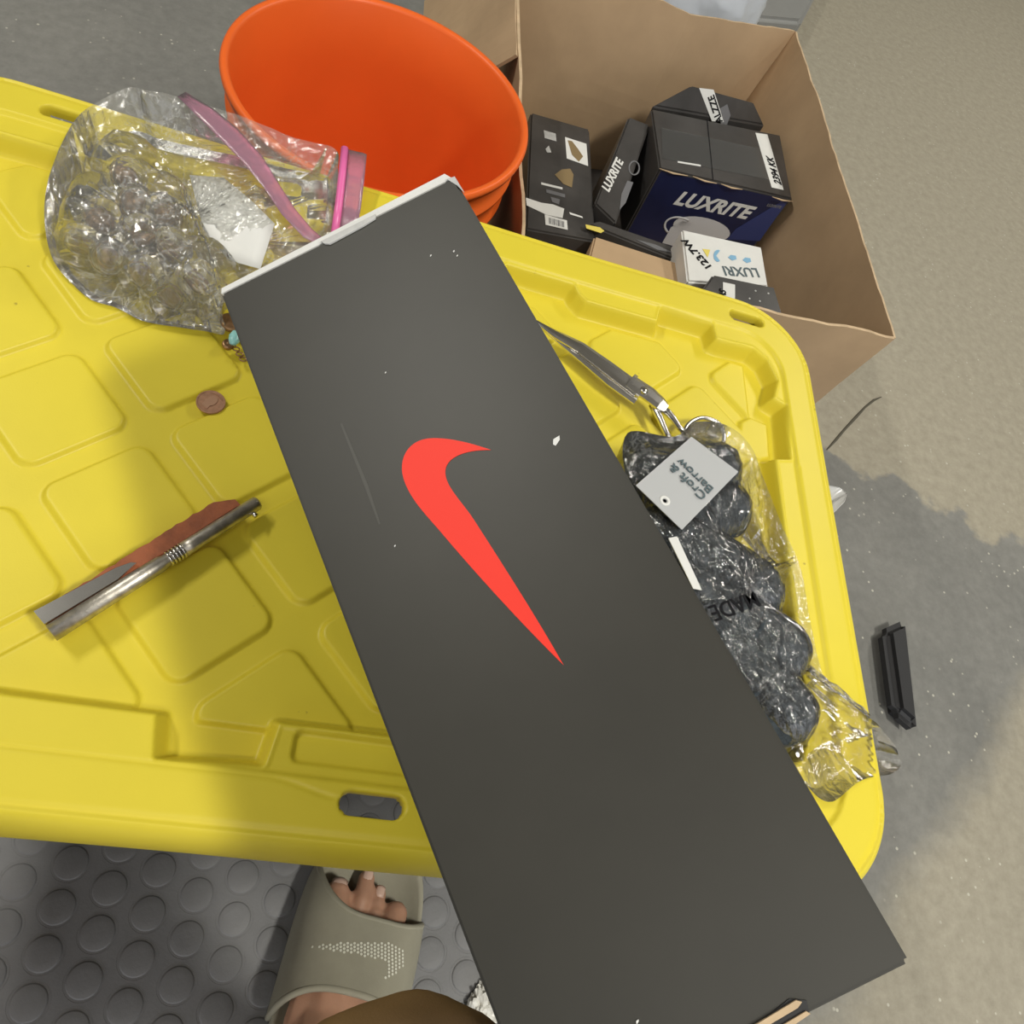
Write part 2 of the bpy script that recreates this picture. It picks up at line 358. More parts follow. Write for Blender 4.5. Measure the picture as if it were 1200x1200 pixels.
Z = -depth * (1 - sstep(-0.0045, 0.0035, dr))
# blocks sit a little under the rim, with a crease where they meet it
blk = (1 - (XX < -0.05) * (YY < 0.12)) * (1 - sstep(-0.0020, 0.0010, dr_out)) * sstep(0.001, 0.0045, dr)
Z -= 0.0030 * blk
# diamond pads on the recess floor
padh = 0.0036
Dp = np.full(XX.shape, 1.0)
for i in range(-4, 5):
    for j in range(-3, 5):
        for ox, oy in ((-0.0595, 0.168), (-0.0005, 0.2275)):
            px_, py_ = ox + 0.118 * i, oy + 0.1182 * j
            if py_ > 0.5 or py_ < 0.09 or px_ > 0.37 or px_ < -0.33: continue
            u = (XX - px_ + YY - py_) / math.sqrt(2); v = (XX - px_ - YY + py_) / math.sqrt(2)
            a = np.abs(u) - 0.0335 + 0.010; c = np.abs(v) - 0.0335 + 0.010
            dd = np.hypot(np.maximum(a, 0), np.maximum(c, 0)) + np.minimum(np.maximum(a, c), 0) - 0.010
            Dp = np.minimum(Dp, dd)
tabd = sd_poly(XX, YY, [(0.330, 0.388), (0.352, 0.384), (0.361, 0.388), (0.363, 0.425), (0.345, 0.428), (0.335, 0.42)])
Dp = np.maximum(Dp, sd_poly(XX, YY, [(-0.4, 0.104), (0.345, 0.104), (0.345, 0.488), (-0.4, 0.488)]))   # clipped next to the pockets
Dp = np.minimum(Dp, tabd)
Z += padh * (1 - sstep(-0.0016, 0.0016, Dp)) * (1 - sstep(-0.0045, 0.0035, dr))
# shallow trays on the near and far blocks
for (ax, ay, bx, by) in ((0.012, 0.0865, 0.165, 0.1035), (-0.215, 0.0865, -0.075, 0.101)):
    if ax > 0: Z -= 0.0035 * (1 - sstep(-0.0015, 0.0015, sd_poly(XX, YY, rrect(ax, ay, bx, by, 0.004, 4))))
# block at the near left stands as high as the rim
Z += 0.0 * (1 - sstep(-0.002, 0.003, sd_poly(XX, YY, rrect(-0.20, 0.079, -0.064, 0.101, 0.006, 4))))
# gentle warp of the thin moulding, wavy hairline on the near rim
wav = np.array([0.0006 * math.sin(x * 21 + 1) for x in gx]); Z += wav[None, :]
Z -= 0.0009 * np.exp(-((YY - 0.0765 + 0.0075 * sstep(0.0, 0.045, XX)) / 0.0011) ** 2) * (1 - sstep(0.035, 0.045, XX))
Z -= 0.0006 * np.exp(-((XX - 0.3775) / 0.0010) ** 2) * (YY > 0.12) * (YY < 0.375)
# shoulder and skirt
XO, YO = XX.copy(), YY.copy()
out = D > 0
nxv = np.where(qx > 0, qx, 0) * np.sign(XX - cx); nyv = np.where(qy > 0, qy, 0) * np.sign(YY - cy)
ln = np.hypot(nxv, nyv) + 1e-12
over = np.clip(D, 0, None)
kk = np.clip(over / 0.022, 0, 1)
fl_out = 0.0105 * np.sin(kk * math.pi / 2)                                        # how far the skirt flares
XO = np.where(out, XX - nxv / ln * (over - fl_out), XX); YO = np.where(out, YY - nyv / ln * (over - fl_out), YY)
drop = 0.0265 + 0.004 * np.sin((XX - 0.02) * 26) * (YY < 0.1)
Z = np.where(out, Z - (0.1 * drop * kk + 0.9 * drop * kk ** 1.6), Z - 0.0015 * sstep(-0.006, 0.0, D))
keepv = D < 0.0235
# padlock slots cut through the rim
slots = [(0.0595, 0.068), (0.3435, 0.5325), (-0.245, 0.068), (-0.245, 0.5325), (0.3435, 0.068)][:4]
hole = np.full(XX.shape, 1.0)
for sx_, sy_ in slots:
    hole = np.minimum(hole, np.hypot(np.maximum(np.abs(XX - sx_) - 0.0118, 0), YY - sy_) - 0.0068)
near_h = (hole < 0) & (hole > -0.0040)
Z = np.where(near_h, Z + hole * 3.2, Z)
for sx_, sy_ in slots:      # pull the wall vertices onto the outline
    ddx = np.maximum(np.abs(XX - sx_) - 0.0118, 0) * np.sign(XX - sx_); ddy = YY - sy_
    l2 = np.hypot(ddx, ddy) + 1e-9; m_ = near_h & (np.abs(XX - sx_) < 0.03) & (np.abs(YY - sy_) < 0.02)
    XO = np.where(m_, XX + ddx / l2 * (0.0062 - l2), XO); YO = np.where(m_, YY + ddy / l2 * (0.0062 - l2), YO)
keepv &= hole > -0.0040
lid_height = (gx, gy, Z.copy())
idx = -np.ones(XX.shape, int); idx[keepv] = np.arange(keepv.sum())
co = np.stack([XO[keepv], YO[keepv], Z[keepv] + LZ], 1)
q = np.stack([idx[:-1, :-1], idx[:-1, 1:], idx[1:, 1:], idx[1:, :-1]], -1).reshape(-1, 4)
q = q[(q >= 0).all(1)]
me = bpy.data.meshes.new('lid'); me.vertices.add(len(co)); me.vertices.foreach_set('co', co.ravel())
me.loops.add(q.size); me.loops.foreach_set('vertex_index', q.ravel())
me.polygons.add(len(q)); me.polygons.foreach_set('loop_start', np.arange(0, q.size, 4)); me.polygons.foreach_set('loop_total', np.full(len(q), 4))
me.update(); me.validate()
lid = link('lid', me, M_yellow, tote, True); tag(lid, 'yellow moulded lid with diamond pads and slots')
def lid_z(x, y):
    i = int(np.clip(round((x - gx[0]) / (gx[1] - gx[0])), 0, NX)); j = int(np.clip(round((y - gy[0]) / (gy[1] - gy[0])), 0, NY))
    return LZ + float(lid_height[2][j, i])

# ------------------------------------------------------------------ shoe box (leaning on the clothing bag)
A = Vector((-0.0633, 0.2569, 0.5320)); B = Vector((0.0278, 0.3097, 0.5896)); C_ = Vector((0.1891, 0.0050, 0.6073)); D_ = Vector((0.0980, -0.0476, 0.5498))
eu = (B - A + C_ - D_).normalized(); ev = (D_ - A + C_ - B); ev = (ev - eu * ev.dot(eu)).normalized()
en = eu.cross(ev); en = en if en.z > 0 else -en
cen = (A + B + C_ + D_) / 4; bw, bl, bd = 0.120, (D_ - A).length, 0.200
def F(u, v, w=0.0): return cen + eu * u + ev * v + en * w
sb = empty('shoe_box', F(-bw / 2, 0, -bd), 'long black cardboard shoe box with a red swoosh, lying across the yellow lid', 'box')
hu, hv = bw / 2, bl / 2
hexa('carton_body', [F(-hu, -hv), F(hu, -hv), F(hu, hv), F(-hu, hv)], [F(-hu, -hv, -bd), F(hu, -hv, -bd), F(hu, hv, -bd), F(-hu, hv, -bd)], M_boxblack, sb, 0.0012)
def onface(px, py, w=0.0):
    v = ray(px, py); o = Vector((0, 0, CAM_H)); t = (F(0, 0, w) - o).dot(en) / v.dot(en); p = o + v * t - cen
    return p.dot(eu), p.dot(ev)
def bez(p0, p1, p2, p3, n=18):
    return [tuple((1 - t) ** 3 * p0[i] + 3 * (1 - t) ** 2 * t * p1[i] + 3 * (1 - t) * t * t * p2[i] + t ** 3 * p3[i] for i in (0, 1)) for t in [k / n for k in range(n)]]
sw = bez((575.5, 527.5), (551, 519), (524, 512), (502, 514)) + bez((502, 514), (478, 517), (468, 537), (472, 557)) + \
     bez((472, 557), (478, 583), (500, 604), (517, 624)) + bez((517, 624), (560, 675), (615, 735), (660.5, 779.5)) + \
     bez((660.5, 779.5), (630, 725), (585, 655), (556, 610)) + bez((556, 610), (542, 588), (521, 570), (522, 552)) + bez((522, 552), (523, 536), (545, 527), (575.5, 527.5))
plate('swoosh', [F(*onface(*p)) for p in sw], en, 0.00012, M_red, sb, 0.00008)
# pale far edge where the white inside of the card shows, with a lifted torn flap
plate('end_flap', [F(-hu, -hv - 0.0002), F(hu - 0.001, -hv - 0.0002), F(hu - 0.003, -hv - 0.0046), F(-hu + 0.001, -hv - 0.0030)], en, 0.0016, M_white, sb, -0.0022)
plate('flap_edge', [F(-0.008, -hv), F(0.020, -hv), F(0.019, -hv + 0.0022), F(0.012, -hv + 0.0030), F(-0.005, -hv + 0.0036), F(-0.007, -hv + 0.0022)], en, 0.0009, M_greyedge, sb, 0.0001)
plate('worn_corner', [F(hu - 0.0035, -hv - 0.0002), F(hu + 0.0003, -hv + 0.0006), F(hu + 0.0004, -hv + 0.012), F(hu - 0.0008, -hv + 0.006)], en, 0.0004, M_greyedge, sb, 0.0000)
# near end: tuck slot with two raw card lips
for nm, pts, m, w in (('slot_hole', [(872, 1212), (925, 1170), (945, 1172), (948, 1186), (905, 1215)], M_dark, 0.0003),
                      ('card_lip', [(876, 1205), (932, 1171), (939, 1173), (934, 1180), (890, 1206)], M_cardedge, 0.0012),
                      ('card_lip', [(912, 1203), (944, 1184), (949, 1187), (921, 1206)], M_cardedge, 0.0010)):
    plate(nm, [F(*onface(*p)) for p in pts], en, w, m, sb, 0.0001)
for x, y, l in ((652, 517, 1), (505, 300, .25), (532, 295, .25), (463, 640, .2), (536, 300, .2), (747, 1197, .3), (452, 437, .2)):   # scuffs
    s = 0.0016 * l; u, v = onface(x, y)
    plate('scuff', [F(u + s * a, v + s * c) for a, c in ((-1.1, .5), (-.5, -.7), (.2, -.8), (1.3, -.9), (.9, .1), (.1, .6), (-.7, 1.1))], en, 0.0003, M_white, sb, 0.0001)
plate('scratch', [F(*onface(*p)) for p in ((399, 497), (401, 496), (432, 570), (446, 614), (444, 615), (428, 572))], en, 0.00003, mat('rubbed_card', (0.06, 0.058, 0.05), 0.5), sb, 0.00012)

# ------------------------------------------------------------------ orange bucket
bc = Vector((-0.026, 0.730, 0.001)); BH = 0.345; BR_ = 0.1505
bk = empty('bucket', bc, 'orange plastic bucket standing empty behind the yellow lid', 'bucket')
prof = [(0.0001, 0.001), (0.128, 0.001), (0.131, 0.004), (0.1405, BH - 0.072), (0.1445, BH - 0.070), (0.1445, BH - 0.067), (0.1412, BH - 0.065), (0.1425, BH - 0.042), (0.1465, BH - 0.040), (0.1465, BH - 0.037), (0.1432, BH - 0.035),
        (0.1442, BH - 0.010), (BR_, BH - 0.0085), (BR_ + 0.0008, BH - 0.004), (BR_ - 0.0005, BH - 0.0005), (0.1475, BH), (0.1445, BH - 0.0008), (0.1425, BH - 0.004), (0.1385, BH - 0.065), (0.127, 0.02), (0.121, 0.008), (0.0001, 0.006)]
lathe('bucket_body', prof, bc, (0, 0, 1), M_orange, bk, 128)
hp = [bc + Vector((0.149 * math.cos(a), 0.149 * math.sin(a), BH - 0.053 - 0.14 * max(0, math.sin((a - math.radians(20)) )) )) for a in [math.radians(20 + 180 * k / 24) for k in range(25)]]
tube('wire_handle', [bc + (p - bc) * 1.0 + Vector(((p - bc).x * .03, (p - bc).y * .05, 0)) for p in hp], 0.0018, M_steel, bk, 8)

# ------------------------------------------------------------------ open cardboard carton
ct = empty('cardboard_carton', (0.36, 0.95, 0), 'large open brown cardboard carton holding light fixture boxes', 'carton')
NL, NR = Vector((0.142, 0.612, 0.300)), Vector((0.599, 0.658, 0.300)); FR, FK, FL_ = Vector((0.556, 1.285, 0.300)), Vector((0.368, 1.205, 0.302)), Vector((0.092, 1.165, 0.335))
bNL, bNR, bFR, bFL = Vector((0.158, 0.63, 0.002)), Vector((0.592, 0.675, 0.002)), Vector((0.500, 1.215, 0.002)), Vector((0.150, 1.13, 0.002))
def panel(name, rim, base, th=0.004, m=M_card, jag=0.0, parent=ct, nu=40, nv=14, bulge=0.0, tag_=None):
    """corrugated wall between a rim polyline and a base polyline, with a raw edge strip on the rim"""
    def along(pl, t):
        ls = [(pl[i + 1] - pl[i]).length for i in range(len(pl) - 1)]; s = t * sum(ls)
        for i, l in enumerate(ls):
            if s <= l + 1e-9: return pl[i].lerp(pl[i + 1], s / l)
            s -= l
        return pl[-1].copy()
    nr = (rim[-1] - rim[0]).cross(base[0] - rim[0]).normalized()
    vs = []; fs = []
    for side in (0, 1):
        for j in range(nv + 1):
            for i in range(nu + 1):
                t = i / nu; w = j / nv; a = along(rim, t); a.z += jag * noise.noise(Vector((t * 17, len(name), 3.1)))
                p = a.lerp(along(base, t), w) + nr * (bulge * math.sin(math.pi * t) * math.sin(math.pi * w) + 0.003 * noise.noise(Vector((t * 5, w * 3, len(name)))) + side * th)
                vs.append(p)
    off = (nu + 1) * (nv + 1); I = lambda s, i, j: s * off + j * (nu + 1) + i
    for j in range(nv):
        for i in range(nu):
            fs.append((I(0, i, j), I(0, i + 1, j), I(0, i + 1, j + 1), I(0, i, j + 1)))
            fs.append((I(1, i, j), I(1, i, j + 1), I(1, i + 1, j + 1), I(1, i + 1, j)))
    for i in range(nu):
        fs.append((I(0, i, nv), I(0, i + 1, nv), I(1, i + 1, nv), I(1, i, nv)))
    for j in range(nv):
        fs.append((I(0, 0, j), I(0, 0, j + 1), I(1, 0, j + 1), I(1, 0, j))); fs.append((I(0, nu, j), I(1, nu, j), I(1, nu, j + 1), I(0, nu, j + 1)))
    top0 = len(fs)
    for i in range(nu): fs.append((I(0, i, 0), I(1, i, 0), I(1, i + 1, 0), I(0, i + 1, 0)))
    o = link(name, mesh(name, vs, fs), m, parent); o.data.materials.append(M_cardedge)
    for k in range(top0, len(fs)): o.data.polygons[k].material_index = 1
    for k in range(top0 - nu * 0, top0): pass
    return o
panel('side_wall', [FL_, FK, FR], [bFL, bFR], jag=0.003, bulge=-0.012)
panel('side_wall', [FR, NR], [bFR, bNR], jag=0.003, bulge=-0.004)
panel('side_wall', [NR, NL], [bNR, bNL], jag=0.003, th=0.0035)
panel('side_wall', [NL, FL_], [bNL, bFL], jag=0.003, th=0.0035)
hexa('bottom_panel', [bNL, bNR, bFR, bFL], [p - Vector((0, 0, 0.0015)) for p in (bNL, bNR, bFR, bFL)], M_card, ct, 0)
panel('flap', [FL_ + Vector((-0.006, 0, 0)), NL.lerp(FL_, 0.55) + Vector((-0.006, 0, 0))], [FL_ + Vector((-0.10, 0.01, -0.13)), NL.lerp(FL_, 0.60) + Vector((-0.10, 0, -0.13))], jag=0, nu=14, nv=6)

# ------------------------------------------------------------------ things in the carton
def quadbox(name, px, h, d, label, group=None, m=M_blkcard, bev=0.0025, sink=None, cat='box'):
    top = [P(x, y, hh) for (x, y), hh in zip(px, h if hasattr(h, '__len__') else [h] * 4)]
    n = (top[1] - top[0]).cross(top[2] - top[1]).normalized(); rv = ray(*px[3]); o = Vector((0, 0, CAM_H)); top[3] = o + rv * ((top[0] - o).dot(n) / rv.dot(n))
    c = sum(top, Vector()) / 4
    bot = [Vector((p.x + (c.x - p.x) * 0.02, p.y + (c.y - p.y) * 0.02, max(0.004, p.z - d))) for p in top]
    r = empty(name, Vector((c.x, c.y, min(p.z for p in bot))), label, cat, group)
    body = hexa('carton_body', top, bot, m, r, bev, 2)
    n = (top[1] - top[0]).cross(top[2] - top[1]).normalized(); n = n if n.z > 0 else -n
    def T(x, y, lift=0.0004):
        v = ray(x, y); o = Vector((0, 0, CAM_H)); return o + v * ((top[0] - o).dot(n) / v.dot(n)) + n * lift
    return r, top, bot, n, T
GB = 'light fixture boxes in the carton'
# big navy box
r1, t1, b1, n1, T1 = quadbox('light_fixture_box', [(763, 127), (915, 158), (929, 233), (773, 197)], 0.235, 0.125, 'large navy light fixture box with white brand lettering on its front', GB)
fn = (b1[3] - t1[3]).cross(t1[2] - t1[3]).normalized(); fn = fn if fn.y < 0 else -fn
def FR1(x, y, lift=0.0006):
    v = ray(x, y); o = Vector((0, 0, CAM_H)); return o + v * ((t1[3] - o).dot(fn) / v.dot(fn)) + fn * lift
q = [t1[3].lerp(b1[3], .03), t1[2].lerp(b1[2], .03), t1[2].lerp(b1[2], .99), t1[3].lerp(b1[3], .99)]
ins = lambda a, c, t: a.lerp(c, t)
plate('front_print', [ins(q[0], q[1], .02), ins(q[1], q[0], .02), ins(q[2], q[3], .02), ins(q[3], q[2], .02)], fn, 0.0003, M_navy, r1, 0.0001)
plate('blue_glow_print', [FR1(915, 236), FR1(921, 238), FR1(890, 282), FR1(852, 280), FR1(862, 268)], fn, 0.0002, M_navyl, r1, 0.0000)
bx = FR1(788, 238); ex = FR1(884, 258); ux = ex - bx; upv = FR1(793, 222) - FR1(788, 238)
text('lettering', 'LUXRITE', M_white, r1, bx, ux, upv, (ux.length) / 4.35, 0.25, 0.0011, 0.0002, 1.0)
lamp_pts = [FR1(822 + 34 * math.cos(a) * 0.98 + 0, 268 + 14 * math.sin(a) + 5 * math.cos(a), 0.0008) for a in [2 * math.pi * k / 28 for k in range(28)]]
plate('lamp_picture', lamp_pts, fn, 0.0003, M_lampprint, r1)
plate('lamp_picture_stem', [FR1(776, 284), FR1(786, 266), FR1(800, 258), FR1(812, 262), FR1(800, 272), FR1(790, 288)], fn, 0.0003, M_lampprint, r1, 0.0002)
tube('lamp_picture_ring', [FR1(796 + 17 * math.cos(a) + 3 * math.sin(a), 266 + 12 * math.sin(a), 0.0012) for a in [math.radians(150 + 170 * k / 16) for k in range(17)]], 0.0018, M_lampprint, r1, 6, 0.3, tuple(fn))
plate('small_print', [T1(794, 189), T1(821, 193.5), T1(821, 195.5), T1(794, 191)], n1, 0.0002, M_white, r1)
text('small_print', 'LUXRITE', M_greyprint, r1, FR1(898, 241), FR1(915, 244) - FR1(898, 241), FR1(899, 237) - FR1(898, 241), 0.006, 0, 0.0003)
plate('label_strip', [T1(885, 156), T1(899, 158), T1(918, 223), T1(904, 220)], n1, 0.0003, M_white, r1)
text('handwriting', '2394 KK', M_ink, r1, T1(915.5, 218, .0009), T1(897.5, 162) - T1(915.5, 218), T1(903, 219) - T1(914, 221), 0.0165, 0.2, 0.0004)
plate('tape', [T1(775, 150, .0002), T1(898, 176, .0002), T1(908, 212, .0002), T1(776, 186, .0002)], n1, 0.00015, film('packing_tape', (1, 1, 1), 0.99, 2.6, 0.22, 9, 0.05), r1)
for a_, b_ in (((773, 197), (806, 206)), ((812, 206), (840, 215)), ((845, 215), (870, 222)), ((905, 230), (929, 236))):
    tube('worn_edge', [T1(a_[0], a_[1] + 0.6, 0.0), T1((a_[0] + b_[0]) / 2, (a_[1] + b_[1]) / 2 + 1.8, 0.0), T1(b_[0], b_[1], 0)], [0.0005, 0.0013, 0.0005], M_cardedge, r1, 6)
plate('flap_seam', [T1(828, 140), T1(829, 140), T1(836, 211), T1(835, 211)], n1, 0.0001, M_ink, r1)
# black box behind it
r2, t2, b2, n2, T2 = quadbox('light_fixture_box', [(764, 124), (811, 99), (884, 119), (897, 147)], [0.232, 0.262, 0.255, 0.235], 0.16, 'black box with diagonal white label strip behind the large navy box', GB)
plate('label_strip', [T2(819, 103), T2(836, 105), T2(848, 143), T2(834, 142)], n2, 0.0003, M_white, r2)
text('handwriting', 'ALZZE', M_ink, r2, T2(846.5, 142, .0008), T2(835.5, 109) - T2(846.5, 142), T2(834, 142) - T2(845, 143), 0.0145, 0.2, 0.0004)
plate('hang_tab', [T2(842, 128), T2(852, 122), T2(856, 135), T2(850, 150), T2(845, 148)], n2, 0.0002, M_greyprint, r2)
# slim black box left of it
r3, t3, b3, n3, T3 = quadbox('light_fixture_box', [(737, 136), (762, 146), (722, 262), (697, 238)], [0.225, 0.225, 0.195, 0.195], 0.14, 'slim black box with white lettering running up its side, left of the navy box', GB)
text('lettering', 'LUXRITE', M_white, r3, T3(713, 226), T3(741, 168) - T3(713, 226), T3(706, 222) - T3(713, 226), 0.0165, 0.2, 0.0006)
tube('ring_print', [T3(743 + 6 * math.cos(a), 197 + 8 * math.sin(a), .0004) for a in [2 * math.pi * k / 20 for k in range(20)]], 0.0013, M_greyprint, r3, 6, 0.3, tuple(n3), True)
plate('lamp_print', [T3(735, 212), T3(742, 214), T3(733, 238), T3(726, 246), T3(728, 228)], n3, 0.0002, M_greyprint, r3)
# black box at the left with barcode and picture labels
r4, t4, b4, n4, T4 = quadbox('light_fixture_box', [(622, 131), (691, 151), (698, 283), (616, 268)], [0.195, 0.195, 0.19, 0.19], 0.14, 'black box with a barcode sticker and a square bulb picture, beside the bucket', GB)
plate('picture_label', [T4(662, 161), T4(687, 169), T4(689, 195), T4(664, 186)], n4, 0.0003, M_white, r4)
plate('bulb_picture', [T4(665, 165, .0008), T4(670, 166, .0008), T4(677, 175, .0008), T4(683, 184, .0008), T4(678, 190, .0008), T4(670, 182, .0008)], n4, 0.0002, M_gold, r4)
plate('small_label', [T4(637, 153), T4(651, 157), T4(652, 166), T4(638, 162)], n4, 0.0003, M_greyedge, r4)
plate('small_label', [T4(639, 175), T4(643, 171), T4(646, 179), T4(641, 179)], n4, 0.0002, M_greyedge, r4)
plate('gold_print', [T4(650, 205), T4(658, 199), T4(668, 198), T4(672, 205), T4(670, 220), T4(660, 216)], n4, 0.0002, M_gold, r4)
plate('small_print', [T4(634, 214), T4(659, 220), T4(659, 222.5), T4(634, 216.5)], n4, 0.0002, M_white, r4)
plate('small_print', [T4(640, 222), T4(662, 228), T4(662, 232), T4(640, 226)], n4, 0.0002, M_greyprint, r4)
plate('small_print', [T4(645, 231), T4(656, 234), T4(655, 240), T4(647, 237)], n4, 0.0002, M_greyprint, r4)
plate('torn_sticker', [T4(616, 232), T4(634, 238), T4(648, 240), T4(661, 245), T4(659, 256), T4(640, 252), T4(636, 250), T4(617, 241)], n4, 0.0003, M_white, r4)
plate('barcode_label', [T4(638, 252, .0008), T4(664, 259, .0008), T4(665, 270, .0008), T4(639, 264, .0008)], n4, 0.0003, M_white, r4)
for k in range(11):
    x = 643 + 1.7 * k; w = 0.5 + 0.5 * (k % 3 == 0); y = 256 + 0.26 * 1.7 * k
    plate('barcode_bar', [T4(x, y, .0014), T4(x + w, y + .1, .0014), T4(x + w + .2, y + 7, .0014), T4(x + .2, y + 7, .0014)], n4, 0.0001, M_greyprint, r4)
plate('price_sticker', [T4(667, 249), T4(682, 254), T4(683, 256), T4(668, 251.5)], n4, 0.0002, M_white, r4)
# dark flat box with colourful edge and tan box in front
r5, t5, b5, n5, T5 = quadbox('flat_box', [(688, 262), (702, 258), (812, 296), (806, 310)], 0.20, 0.03, 'flat dark box with a yellow corner sticker, in front of the navy box', GB)
plate('yellow_sticker', [T5(686, 263.5), T5(703, 267), T5(708, 271), T5(704, 273.5), T5(687, 268)], n5, 0.0003, M_yelp, r5)
plate('torn_print', [T5(745, 281), T5(768, 287), T5(790, 297), T5(770, 293)], n5, 0.0003, M_greyprint, r5)
r6, t6, b6, n6, T6 = quadbox('brown_box', [(697, 276), (805, 311), (803, 336), (690, 303)], 0.205, 0.10, 'plain tan cardboard box close behind the yellow lid', GB, M_card)
# white box
r7, t7, b7, n7, T7 = quadbox('light_fixture_box', [(799, 268), (893, 289), (901, 336), (806, 330)], [0.232, 0.230, 0.226, 0.236], 0.05, 'small white box with upside-down lettering and coloured icons', GB, M_white)
text('lettering', 'LUXRI', M_greyink, r7, T7(887, 315), T7(840, 312) - T7(887, 315), T7(889, 328) - T7(886, 315), 0.021, 0, 0.0003)
text('number_lettering', '123.7W', M_ink, r7, T7(835, 314), T7(808, 284) - T7(835, 314), T7(829, 322) - T7(837, 315), 0.016, 0, 0.0005)
for k, (x, y, m_) in enumerate(((828, 297, M_yelp), (841, 300, M_bluep), (858, 302, M_bluep), (875, 305, M_bluep))):
    if k == 0: pts = [(x - 5, y - 5), (x + 4, y - 4), (x + 1, y + 5)]
    elif k == 1: pts = [(x + 5 * math.cos(a), y + 7 * math.sin(a)) for a in [math.radians(60 + 240 * t / 10) for t in range(11)]] + [(x - 2, y)]
    else: pts = [(x - 5, y), (x - 2, y - 3), (x + 4, y - 2), (x + 5, y + 2), (x, y + 3.5)]
    plate('icon', [T7(*p) for p in pts], n7, 0.0002, m_, r7)
# black box lower right
r8, t8, b8, n8, T8 = quadbox('light_fixture_box', [(836, 321), (908, 336), (919, 372), (818, 346)], [0.252, 0.250, 0.250, 0.250], 0.10, 'black box with a short white label, next to the lid slot', GB)
plate('label_strip', [T8(847, 331), T8(861, 334), T8(861, 353), T8(847, 349)], n8, 0.0003, M_white, r8)
text('handwriting', 'AS', M_ink, r8, T8(850, 351, .0008), T8(850, 335) - T8(850, 351), T8(845, 349) - T8(860, 352), 0.012, 0.2, 0.0004)
for x, y in ((878, 350), (890, 353), (900, 344), (885, 341)):
    plate('scuff', [T8(x - 1, y), T8(x, y - 1), T8(x + 1.6, y + .4), T8(x + .4, y + 1.2)], n8, 0.0002, M_greyedge, r8)
# filler boxes lower in the carton (glimpsed between the others)
quadbox('light_fixture_box', [(640, 140), (760, 150), (740, 285), (650, 285)], 0.042, 0.036, 'dark box glimpsed low down in the gap between two black boxes', GB)
quadbox('light_fixture_box', [(770, 160), (900, 190), (905, 330), (760, 300)], 0.095, 0.085, 'dark box lying underneath the large navy box', GB)

# ------------------------------------------------------------------ objects beyond the carton
hexa_o = lambda nm, pts, h0, h1, m, lab, cat: tag(hexa(nm, [Vector((p.x, p.y, h1)) for p in pts], [Vector((p.x, p.y, h0)) for p in pts], m, None, 0.01, 3), lab, cat)
gp = [P(842, 22, 0.05), P(852, -60, 0.05), P(985, -60, 0.05), P(938, 30, 0.05)]
hexa_o('storage_bin', gp, 0.001, 0.06, vary(mat('grey_plastic', (0.27, 0.27, 0.26), 0.5), 6, 0.1), 'low grey plastic bin on the floor behind the carton', 'bin')
c0 = P(800, -14, 0.12); bm = bmesh.new(); bmesh.ops.create_icosphere(bm, subdivisions=5, radius=1)
for v in bm.verts:
    nv_ = v.co.normalized(); s = 1 + 0.10 * noise.noise(nv_ * 2.2) + 0.05 * abs(noise.noise(nv_ * 6)) + 0.02 * noise.noise(nv_ * 14)
    v.co = Vector((c0.x, c0.y, 0.12)) + Vector((nv_.x * 0.17 * s, nv_.y * 0.12 * s, max(-0.118, nv_.z * 0.13 * s)))
tag(link('plastic_sack', from_bm('plastic_sack', bm), mat('pale_sack_plastic', (0.52, 0.55, 0.60), 0.35), None, True), 'crumpled bluish white plastic sack behind the carton', 'sack')
# translucent tray peeking out right of the tote
tp = [(960, 566), (985, 571), (993, 578), (990, 588), (972, 606), (962, 600)]
t0 = [P(x, y, 0.03) for x, y in tp]; cc = sum(t0, Vector()) / 6
tr = empty('plastic_tray', Vector((cc.x, cc.y, 0)), 'small translucent white plastic tray on the floor, half hidden beside the lid', 'tray')
bm = bmesh.new(); rings = []
for s, z in ((0.80, 0.001), (0.96, 0.026), (1.0, 0.03), (0.93, 0.03), (0.78, 0.004)):
    rings.append([bm.verts.new(Vector((cc.x + (p.x - cc.x) * s, cc.y + (p.y - cc.y) * s, z))) for p in t0])
for a_, c_ in zip(rings, rings[1:]):
    for i in range(6): bm.faces.new((a_[i], a_[(i + 1) % 6], c_[(i + 1) % 6], c_[i]))
bm.faces.new(rings[0]); bm.faces.new(rings[-1])
bmesh.ops.bevel(bm, geom=list(bm.edges), offset=0.001, segments=2, affect='EDGES')
link('tray_shell', from_bm('tray_shell', bm), M_clearplastic, tr, True)
# dark object at the right edge
dp = [P(1033, 738, 0.02), P(1060, 726, 0.02), P(1075, 860, 0.02), P(1046, 835, 0.02)]
hexa_o('rubber_wedge', dp, 0.001, 0.03, M_dark, 'dark rubber wedge lying on the concrete at the right', 'wedge')

# ------------------------------------------------------------------ penny
pz = 0.0; pc = P(247, 469, 0.3575); pc.z = max(lid_z(pc.x + dx, pc.y + dy) for dx in (-.008, 0, .008) for dy in (-.008, 0, .008)) + 0.0001
pn = empty('penny', pc, 'single brown copper penny on the yellow lid', 'coin')
R = 0.00952
lathe('coin_disc', [(0.0001, 0), (R - .0003, 0), (R, 0.0003), (R, 0.0014), (R - .0003, 0.0017), (R - .0010, 0.0017), (R - .0013, 0.0013), (0.0001, 0.0013)], pc, (0, 0, 1), M_copper, pn, 48, False)
hd = [(-.0022, -.0058), (.0030, -.0058), (.0022, -.003), (.0034, -.0005), (.0030, .0028), (.0008, .0052), (-.0022, .0046), (-.0036, .0020), (-.0030, .0002), (-.0040, -.0012), (-.0026, -.0032)]
rot = Matrix.Rotation(math.radians(-35), 3, 'Z')
